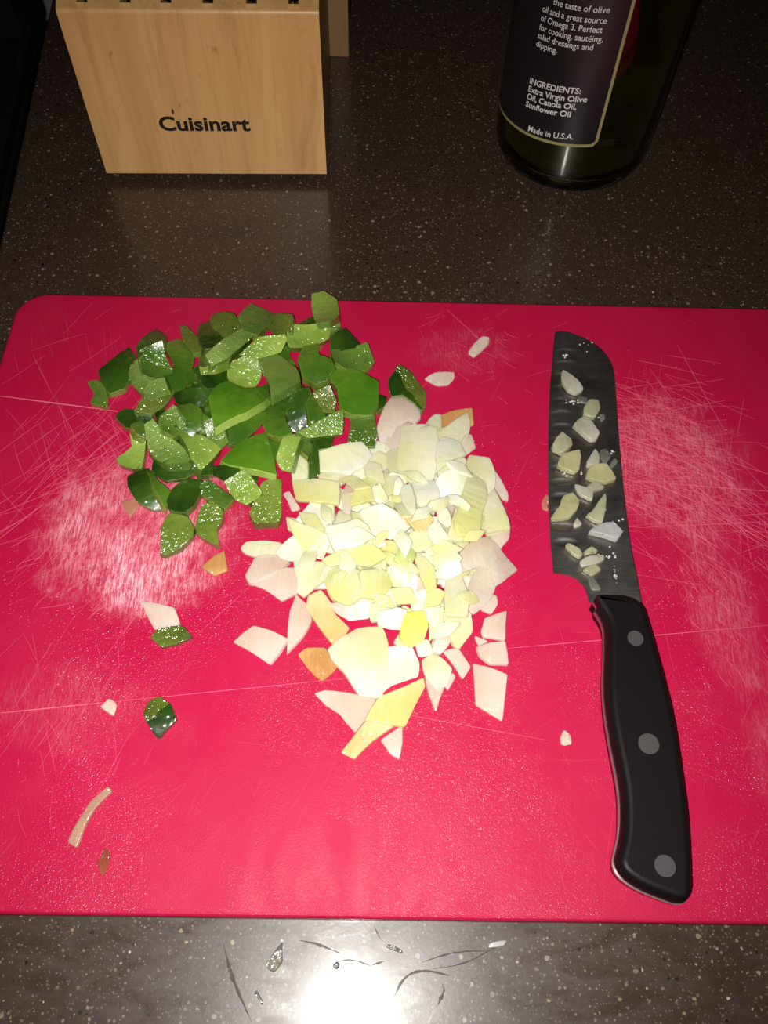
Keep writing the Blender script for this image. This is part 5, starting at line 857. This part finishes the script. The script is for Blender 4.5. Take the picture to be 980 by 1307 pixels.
def two_tone(o_, ax, ay, mat):    # one half of the upper face shows skin, the other flesh
    o_.data.materials.append(mat); k = len(o_.data.materials) - 1
    for f_ in o_.data.polygons:
        if f_.material_index == 0 and f_.center.x * ax + f_.center.y * ay > 0: f_.material_index = k
for tone, bulge, th, pts, label in PEPPER:
    if tone in 'foyled' and rng.random() < .6: bulge = -abs(bulge)
    o_ = make_piece('pepper_piece', pts, bulge * 1.35, th, PM[tone], PM[PSIDE[tone]], soft=True)
    tag(o_, label, 'pepper', 'diced green pepper in the heap')
    if label.startswith('two toned'): two_tone(o_, -.85, -.5, PM['s'])
for tone, bulge, th, pts, label in ONION:
    o_ = make_piece('onion_piece', pts, bulge * 1.5, th * .85, OM[tone], OM[tone])
    tag(o_, label, 'onion', 'diced onion in the heap')
for tone, bulge, th, pts, name, label, cat in STRAY:
    on_counter = min(p[2] for p in pts) < 500
    if cat == 'pepper': tm, sm = PM[tone], PM['s']
    else: tm = sm = OM[tone]
    o_ = tag(make_piece(name, pts, bulge, th, tm, sm, floor_z=0 if on_counter else ZB), label, cat)
    if 'half' in label and cat == 'pepper': two_tone(o_, .75, -.66, PM['s'])

# ------------------------------------------------------------------ chef's knife
def resample(pts, n):
    d = [0]
    for a, b in zip(pts, pts[1:]): d.append(d[-1] + (b - a).length)
    outp = []; j = 0
    for i in range(n):
        s = d[-1] * i / (n - 1)
        while j < len(pts) - 2 and d[j + 1] < s: j += 1
        t = (s - d[j]) / max(d[j + 1] - d[j], 1e-9); outp.append(pts[j].lerp(pts[j + 1], min(max(t, 0), 1)))
    return outp
def smooth_line(pts, k=2):
    for _ in range(k):
        q = [pts[0]]
        for a, b in zip(pts, pts[1:]): q += [a.lerp(b, .25), a.lerp(b, .75)]
        pts = q + [pts[-1]]
    return pts
edge = smooth_line(unit(BLADE_EDGE)); heel = smooth_line(unit(BLADE_HEEL)); spine = smooth_line(unit(list(reversed(BLADE_SPINE))))
cut = next(i for i, p in enumerate(spine) if p.y < edge[-1].y)
NA, NB, NW = 240, 24, 30
left = resample(edge, NA) + resample(heel, NB)[1:]
right = resample(spine[:cut + 1], NA) + resample(spine[cut:], NB)[1:]
knife = empty('chef_knife', (.096, .12, ZB))
tag(knife, 'santoku knife with stained steel blade and black riveted handle on the red board', 'knife')
dimples = []
for i in range(15):
    y = .281 - i * .0078
    ex = min(edge, key=lambda p: abs(p.y - y))
    dimples.append((ex.x + .0062, y))
verts, faces = [], []
rows = len(left)
def blade_pt(i, j):
    u = j / NW; p = left[i].lerp(right[i], u); return p, u
for side in (0, 1):
    for i in range(rows):
        for j in range(NW + 1):
            p, u = blade_pt(i, j); wd = (right[i] - left[i]).length; s = u * wd
            th = .0010 + .0009 * min(1, s / .016)
            z = p.z - (0 if side == 0 else th)
            if side == 0:
                if s < .0075: z -= (.0075 - s) ** 2 * 14 * min(1, max(0, (NA - i) / 30))
                for dx, dy in dimples:
                    q = ((p.x - dx) / .0052) ** 2 + ((p.y - dy) / .0021) ** 2
                    if q < 1: z -= .0005 * (1 - q) ** .8
            verts.append((p.x, p.y, z))
def vi(s, i, j): return s * rows * (NW + 1) + i * (NW + 1) + j
for i in range(rows - 1):
    for j in range(NW):
        faces.append((vi(0, i, j), vi(0, i + 1, j), vi(0, i + 1, j + 1), vi(0, i, j + 1)))
        faces.append((vi(1, i, j), vi(1, i, j + 1), vi(1, i + 1, j + 1), vi(1, i + 1, j)))
    faces.append((vi(0, i, 0), vi(1, i, 0), vi(1, i + 1, 0), vi(0, i + 1, 0)))
    faces.append((vi(0, i, NW), vi(0, i + 1, NW), vi(1, i + 1, NW), vi(1, i, NW)))
for j in range(NW):
    faces.append((vi(0, 0, j), vi(0, 0, j + 1), vi(1, 0, j + 1), vi(1, 0, j)))
    faces.append((vi(0, rows - 1, j), vi(1, rows - 1, j), vi(1, rows - 1, j + 1), vi(0, rows - 1, j + 1)))
keep(mesh_obj('blade', verts, faces, M_steel, sharp=30), knife)

def closed_smooth(pts, k=2):
    for _ in range(k):
        q = []
        for a, b in zip(pts, pts[1:] + pts[:1]): q += [a.lerp(b, .25), a.lerp(b, .75)]
        pts = q
    return pts
H0 = closed_smooth(unit(HANDLE))
def normals2d(pts):
    ns = []
    for i in range(len(pts)):
        d = pts[(i + 1) % len(pts)] - pts[i - 1]; nn = Vector((d.y, -d.x, 0))
        ns.append(nn.normalized() if nn.length > 0 else Vector((1, 0, 0)))
    area = sum(pts[i].x * pts[(i + 1) % len(pts)].y - pts[(i + 1) % len(pts)].x * pts[i].y for i in range(len(pts)))
    return ns if area > 0 else [-v for v in ns]
NS = normals2d(H0)
ymax = max(p.y for p in H0)
def ring(dleft, dright, z):
    r = []
    for p, nn in zip(H0, NS):
        k = .5 - .5 * nn.x; d = dleft * k + dright * (1 - k)
        if p.y > ymax - .004: d = min(d, 0.0004)
        r.append(Vector((p.x + nn.x * d, p.y + nn.y * d, z)))
    return r
def loft(name, rings, mat, parent):
    n = len(rings[0]); verts = [v for r in rings for v in r]; faces = []
    for k in range(len(rings) - 1):
        for i in range(n):
            j = (i + 1) % n; faces.append((k * n + i, k * n + j, (k + 1) * n + j, (k + 1) * n + i))
    bm = bmesh.new(); vs = [bm.verts.new(v) for v in verts]
    for fc in faces: bm.faces.new([vs[i] for i in fc])
    bm.faces.new(list(reversed(vs[:n]))); bm.faces.new(vs[-n:])
    o_ = bm_obj(name, bm, mat, sharp=28); flat_big(o_.data)
    return keep(o_, parent)
ZM = ZB + .0072; ZT = ZB + .0145
loft('handle_scale', [ring(.0004, -.0022, ZB + .0001), ring(.0018, -.0006, ZB + .0012), ring(.0023, 0, ZB + .0035), ring(.0023, 0, ZM - .0010)], M_handle, knife)
upper = loft('handle_scale', [ring(.0023, 0, ZM + .0010), ring(.0023, 0, ZT - .0045), ring(.0018, -.0004, ZT - .0020), ring(.0008, -.0014, ZT - .0006), ring(-.0001, -.0024, ZT - .0001), ring(-.0010, -.0034, ZT)], M_handle, knife)
loft('tang', [ring(.0027, .0003, ZM - .0009), ring(.0027, .0003, ZM + .0009)], M_edge, knife)
for x, y, z, r in RIVETS:
    bm = bmesh.new(); r_ = bmesh.ops.create_cone(bm, cap_ends=True, segments=32, radius1=r, radius2=r * .96, depth=.0012)
    for v in bm.verts: v.co += Vector((x * 1e-5, y * 1e-5, ZT - .0005))
    bm_obj('rivet', bm, M_rivet).parent = upper

for tone, bulge, th, pts, label in ON_BLADE:
    o_ = make_piece('onion_bit', pts, bulge, th, KM[tone], KM[tone], floor_z=ZB)
    tag(o_, label + ('' if 'blade' in label else ' on the blade'), 'onion', 'onion bits stuck to the knife blade')
# froth of onion juice on the blade
sv, sf = [], []
def blade_z(y): return (ZB + .0085) + (y - .1475) * (.0025 - .0085) / (.2953 - .1475)
BUB = ((.0872, .2085, .004, .0015, 22), (.093, .249, .004, .0012, 20), (.0915, .2785, .0015, .0012, 6), (.107, .2200, .0018, .001, 8), (.1045, .2395, .0016, .0012, 7), (.103, .181, .004, .006, 12), (.1005, .157, .0012, .003, 14), (.1, .285, .008, .004, 5), (.098, .165, .004, .002, 14))
for cx, cy, sx, sy, n in BUB:
    for _ in range(n):
        x, y = rng.gauss(cx, sx * .6), rng.gauss(cy, sy * .6); bead(x, y, rng.uniform(.00015, .0006), blade_z(y) + .00003)
tag(mesh_obj('juice_bubbles', sv, sf, M_water, sharp=80), 'clear froth and drops of onion juice on the knife blade', 'juice', kind='stuff')

# dried smears on the counter before the board
sv2, sf2 = [], []
def smear(pts, w):
    base = len(sv2); n = 14; P = [Vector((*p, 0)) for p in pts]; P = resample(smooth_line(P), n + 1)
    for i, p in enumerate(P):
        d = (P[min(i + 1, n)] - P[max(i - 1, 0)]).normalized(); nn = Vector((-d.y, d.x, 0)); ww = .7 * w * math.sin(math.pi * (i + .4) / (n + .8)) * rng.uniform(.45, 1.3)
        sv2.extend((tuple(p + nn * ww * rng.uniform(.5, 1.2)), tuple(p + Vector((0, 0, .00006))), tuple(p - nn * ww * rng.uniform(.5, 1.2))))
    for i in range(n):
        a = base + 3 * i; sf2.extend(((a, a + 1, a + 4, a + 3), (a + 1, a + 2, a + 5, a + 4)))
for pts, w in ((((.0095, .002), (.013, .0085), (.020, .0105), (.029, .0085)), .0011), (((.019, .0125), (.030, .0160), (.043, .0165)), .0006), (((.022, .0105), (.034, .0120), (.047, .0185)), .0004),
               (((-.0245, .0190), (-.018, .0180), (-.0095, .0150)), .0007), (((-.012, .0120), (-.006, .0135), (.002, .0110)), .0004), (((-.0510, .0175), (-.0465, .006), (-.039, -.006)), .0011),
               (((.0015, .0115), (.006, .0128)), .0005), (((.002, .024), (.0045, .0195)), .0003), (((.024, -.001), (.027, .004), (.026, .006)), .0009)):
    smear(pts, w)
tag(mesh_obj('dried_smears', sv2, sf2, M_smear), 'dark dried smears on the countertop in front of the red board', 'stain', kind='stuff')

# ------------------------------------------------------------------ text
def text_mesh(body, bold=0.0, shear=0.0):
    cu = bpy.data.curves.new('lettering', 'FONT'); cu.body = body; cu.size = 1.0; cu.offset = bold; cu.shear = shear; cu.resolution_u = 4
    ob = bpy.data.objects.new('lettering_source', cu); COL.objects.link(ob)
    dg = bpy.context.evaluated_depsgraph_get(); dg.update()
    me = bpy.data.meshes.new_from_object(ob.evaluated_get(dg))
    vs = [v.co.copy() for v in me.vertices]; fs = [tuple(p.vertices) for p in me.polygons]
    bpy.data.objects.remove(ob); bpy.data.curves.remove(cu); bpy.data.meshes.remove(me)
    return vs, fs

# ------------------------------------------------------------------ knife block
BX0, BX1, BY, BZ0, BZ1 = -.1592, -.0331, .4120, .006, .1000
blk = empty('knife_block', ((BX0 + BX1) / 2, BY + .05, 0))
tag(blk, 'light maple knife block with a black printed name on its front face', 'knife block')
SLOTX = (-.1469, -.1262, -.1067, -.0866, -.0656, -.0452); SW = .0026
DEPTH = .105; RISE = .042; SD = .0032
bm = bmesh.new()
r = .0022
prof_solid = [(BY, BZ0)] + [(BY + r - r * math.cos(a), BZ1 - r + r * math.sin(a)) for a in [math.radians(q) for q in (0, 20, 40, 60, 75)]] + [(BY + DEPTH, BZ1 + RISE), (BY + DEPTH, BZ0)]
prof_slot = [(BY + SD, BZ0), (BY + SD, BZ1 + SD / DEPTH * RISE - .03), (BY + .03, BZ1 + .03 / DEPTH * RISE - .03), (BY + .03, BZ1 + .03 / DEPTH * RISE), (BY + DEPTH, BZ1 + RISE), (BY + DEPTH, BZ0)]
def extr(bm, prof, x0, x1):
    a = [bm.verts.new((x0, y, z)) for y, z in prof]; b = [bm.verts.new((x1, y, z)) for y, z in prof]; n = len(prof)
    bm.faces.new(a); bm.faces.new(list(reversed(b)))
    for i in range(n): bm.faces.new((a[i], b[i], b[(i + 1) % n], a[(i + 1) % n]))
xs = [BX0]
for x in SLOTX: xs += [x - SW, x + SW]
xs.append(BX1)
front_strip = [(BY, BZ0)] + prof_solid[1:6] + [(BY + SD, BZ1 + SD / DEPTH * RISE), (BY + SD, BZ0)]
for i in range(0, len(xs), 2): extr(bm, prof_solid, xs[i], xs[i + 1])
for i in range(1, len(xs) - 1, 2): extr(bm, front_strip, xs[i], xs[i + 1]); extr(bm, prof_slot, xs[i], xs[i + 1])
bmesh.ops.remove_doubles(bm, verts=bm.verts, dist=1e-6)
body = bm_obj('body', bm, M_wood); flat_big(body.data); keep(body, blk)
for x in SLOTX:                                    # steak knives parked in the slots: slim black handles
    kn = empty('steak_knife', (x, BY + .018, BZ1 - .02))
    tag(kn, 'steak knife parked in a slot of the maple block, dark handle', 'knife', 'steak knives in the block')
    s = math.atan2(RISE, DEPTH)
    bm = bmesh.new(); add_box(bm, (-.0023, -.0085, .001), (.0023, .0085, .105), .0012)
    for v in bm.verts: v.co = Matrix.Rotation(s, 3, 'X') @ v.co + Vector((x, BY + .0150, BZ1 + .0150 / DEPTH * RISE - .004))
    keep(bm_obj('handle', bm, M_handle), kn)
    bm = bmesh.new(); add_box(bm, (-.0006, -.006, -.026), (.0006, .006, .001))
    for v in bm.verts: v.co = Matrix.Rotation(s, 3, 'X') @ v.co + Vector((x, BY + .0150, BZ1 + .0150 / DEPTH * RISE - .004))
    keep(bm_obj('blade', bm, M_edge), kn)
for fx in (BX0 + .018, BX1 - .018):
    for fy in (BY + .016, BY + DEPTH - .015):
        v_, f_ = lathe([(.0001, 0), (.0055, 0), (.006, .001), (.006, .0061), (.0001, .0061)], 20, (fx, fy)); keep(mesh_obj('foot', v_, f_, M_rubber), blk)
vs, fs = text_mesh('Cuisinart', .030)
x0 = min(v.x for v in vs); x1 = max(v.x for v in vs); capH = max(v.y for v in vs)
tx0, tx1, tz, th_ = -.1226, -.0735, .0342, .0086
lv = [(tx0 + (v.x - x0) / (x1 - x0) * (tx1 - tx0), BY - .0002, tz + v.y / capH * th_) for v in vs]
lg = mesh_obj('printed_name', lv, fs, M_ink, smooth=False); lg.parent = body; tag(lg, 'black printed maker name')
# small flame-like stroke over the second letter
fv = [(-.1142, BY - .0002, .0440), (-.1134, BY - .0002, .0442), (-.1130, BY - .0002, .0458), (-.1137, BY - .0002, .0478), (-.1143, BY - .0002, .0462)]
fl_ = mesh_obj('printed_flame', fv, [(0, 1, 2, 3, 4)], plain('brown_print', (.05, .012, .006), .6), smooth=False); fl_.parent = body

# the block stands turned a touch against the board
pc = blk.location.copy(); rz = Matrix.Rotation(math.radians(1.5), 3, 'Z')
for o_ in [blk] + [q for q in bpy.data.objects if q.name.startswith('steak_knife')]:
    o_.location = pc + rz @ (o_.location - pc) + Vector((0, .0013, 0)); o_.rotation_euler = (0, 0, math.radians(1.5))

# ------------------------------------------------------------------ upright wooden holder behind the block
hold = empty('wooden_holder', (-.045, .553, 0)); tag(hold, 'shade-darkened upright wooden holder standing behind the maple knife block', 'holder')
hx0, hx1, hy0, hy1 = -.085, -.0228, .536, .572
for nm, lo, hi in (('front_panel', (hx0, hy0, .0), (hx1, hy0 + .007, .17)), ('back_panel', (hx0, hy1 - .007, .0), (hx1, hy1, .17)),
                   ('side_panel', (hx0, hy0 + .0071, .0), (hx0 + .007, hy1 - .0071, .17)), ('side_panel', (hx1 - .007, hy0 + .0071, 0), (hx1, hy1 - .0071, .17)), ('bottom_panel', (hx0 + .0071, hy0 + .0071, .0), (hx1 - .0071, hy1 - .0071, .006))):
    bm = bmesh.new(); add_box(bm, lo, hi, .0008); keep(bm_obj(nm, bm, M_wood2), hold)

# ------------------------------------------------------------------ oil bottle
CX, CY, R = .1125, .450, .0455
bot = empty('oil_bottle', (CX, CY, 0)); tag(bot, 'dark green glass olive oil bottle with a black back label', 'bottle')
prof = [(.0005, .0045), (.018, .0035), (.030, .0008), (.034, .0), (.0385, .0008), (.0430, .0042), (.0450, .0095), (R, .016), (R, .17), (.0445, .182), (.040, .197), (.030, .213), (.020, .226), (.0155, .238), (.0150, .275), (.0165, .276), (.0165, .283), (.0140, .284),
        (.0125, .283), (.0120, .238), (.017, .224), (.027, .210), (.037, .194), (.0415, .180), (.0425, .17), (.0425, .018), (.0415, .0125), (.038, .0085), (.030, .0075), (.0005, .0085)]
t = NT('green_bottle_glass'); t.set(Base_Color=(.78, .84, .42), Roughness=.03, Transmission_Weight=1.0, IOR=1.5); M_glass = t.m
v_, f_ = lathe(prof, 96, (CX, CY)); keep(mesh_obj('glass', v_, f_, M_glass, sharp=60), bot)
t = NT('olive_oil'); t.set(Base_Color=(.72, .70, .06), Roughness=.02, Transmission_Weight=1.0, IOR=1.47); M_oil = t.m
v_, f_ = lathe([(.0005, .0088), (.0298, .0078), (.0377, .0088), (.0412, .0128), (.0422, .018), (.0422, .17), (.0412, .18), (.0367, .194), (.0305, .2045), (.0005, .2045)], 96, (CX, CY)); keep(mesh_obj('oil', v_, f_, M_oil, sharp=60), bot)
v_, f_ = lathe([(.0005, .268), (.0180, .268), (.0182, .270), (.0182, .296), (.0172, .2985), (.0005, .2990)], 48, (CX, CY)); keep(mesh_obj('cap', v_, f_, plain('black_cap', (.01, .01, .01), .35)), bot)
SH = .10
def on_bottle(th, z, dr): return (CX + (R + dr) * math.sin(th), CY - (R + dr) * math.cos(th), z)
def wrap_patch(name, t0, t1, z0, z1, dr, mat, parent, cr=.003, n=48):
    # rounded rectangle bent round the glass; columns at each angle
    verts, faces = [], []
    for i in range(n + 1):
        s = t0 + (t1 - t0) * (i / n); ed = min((s - t0), (t1 - s)) * R; k = 0
        if ed < cr: k = cr - math.sqrt(max(cr * cr - (cr - ed) ** 2, 0))
        sk = SH * R * (s - t1)
        for j in range(7):
            z = z0 + k + (z1 - z0 - 2 * k) * j / 6 + sk; verts.append(on_bottle(s, z, dr)); 
    for i in range(n):
        for j in range(6): a = i * 7 + j; faces.append((a, a + 7, a + 8, a + 1))
    return keep(mesh_obj(name, verts, faces, mat, sharp=80), parent)
t = NT('label_black'); t.set(Base_Color=(.011, .009, .0095), Roughness=.36, Specular_IOR_Level=.5); M_label = t.m
M_gold = plain('label_gold_border', (.30, .26, .10), .5)
M_print = plain('label_white_print', (.66, .63, .62), .6)
rad = math.radians
lab_t0, lab_t1 = rad(-128), rad(4.6)
brd = wrap_patch('label_border', lab_t0, lab_t1, .0362, .185 - .02, .00012, M_gold, bot)
bw = .0016
lab = wrap_patch('label', lab_t0 + bw / R, lab_t1 - bw / R, .0362 + bw, .165 - bw, .00025, M_label, bot, cr=.0016)
def wrap_text(body, t0, t1, z, h, bold, shear=0.0, slope=.17, mat=None):
    vs, fs = text_mesh(body, bold, shear); a, b = min(v.x for v in vs), max(v.x for v in vs)
    out_ = []
    for v in vs:
        th = rad(t0) + (v.x - a) / (b - a) * rad(t1 - t0)
        out_.append(on_bottle(th, z + slope * R * (th - rad(t0)) + v.y * h, .00040))
    o_ = mesh_obj('lettering', out_, fs, mat or M_print, smooth=False); o_.parent = lab
    return o_
HS = .0052
for body_, t1, z in (('the taste of olive', -8.8, .1030), ('oil and a great source', -9.2, .0988), ('of Omega 3. Perfect', -10.3, .0943), ('for cooking, sautéing,', -8.7, .0898), ('salad dressings and', -13.4, .0855), ('dipping.', -35, .0813)):
    wrap_text(body_, -51 if body_[0] != 't' else -44, t1, z if body_[0] != 't' else .1045, .0044, .004, 0.0, .13)
for body_, t1, z in (('INGREDIENTS:', -14.5, .0611), ('Extra Virgin Olive', -9.4, .0566), ('Oil, Canola Oil,', -15, .0523), ('Sunflower Oil', -17.6, .0478)):
    wrap_text(body_, -51, t1, z, .0046, .020)
wrap_text('Made in U.S.A.', -45.1, -12.4, .0352, .0050, .008, 0.0, .17)
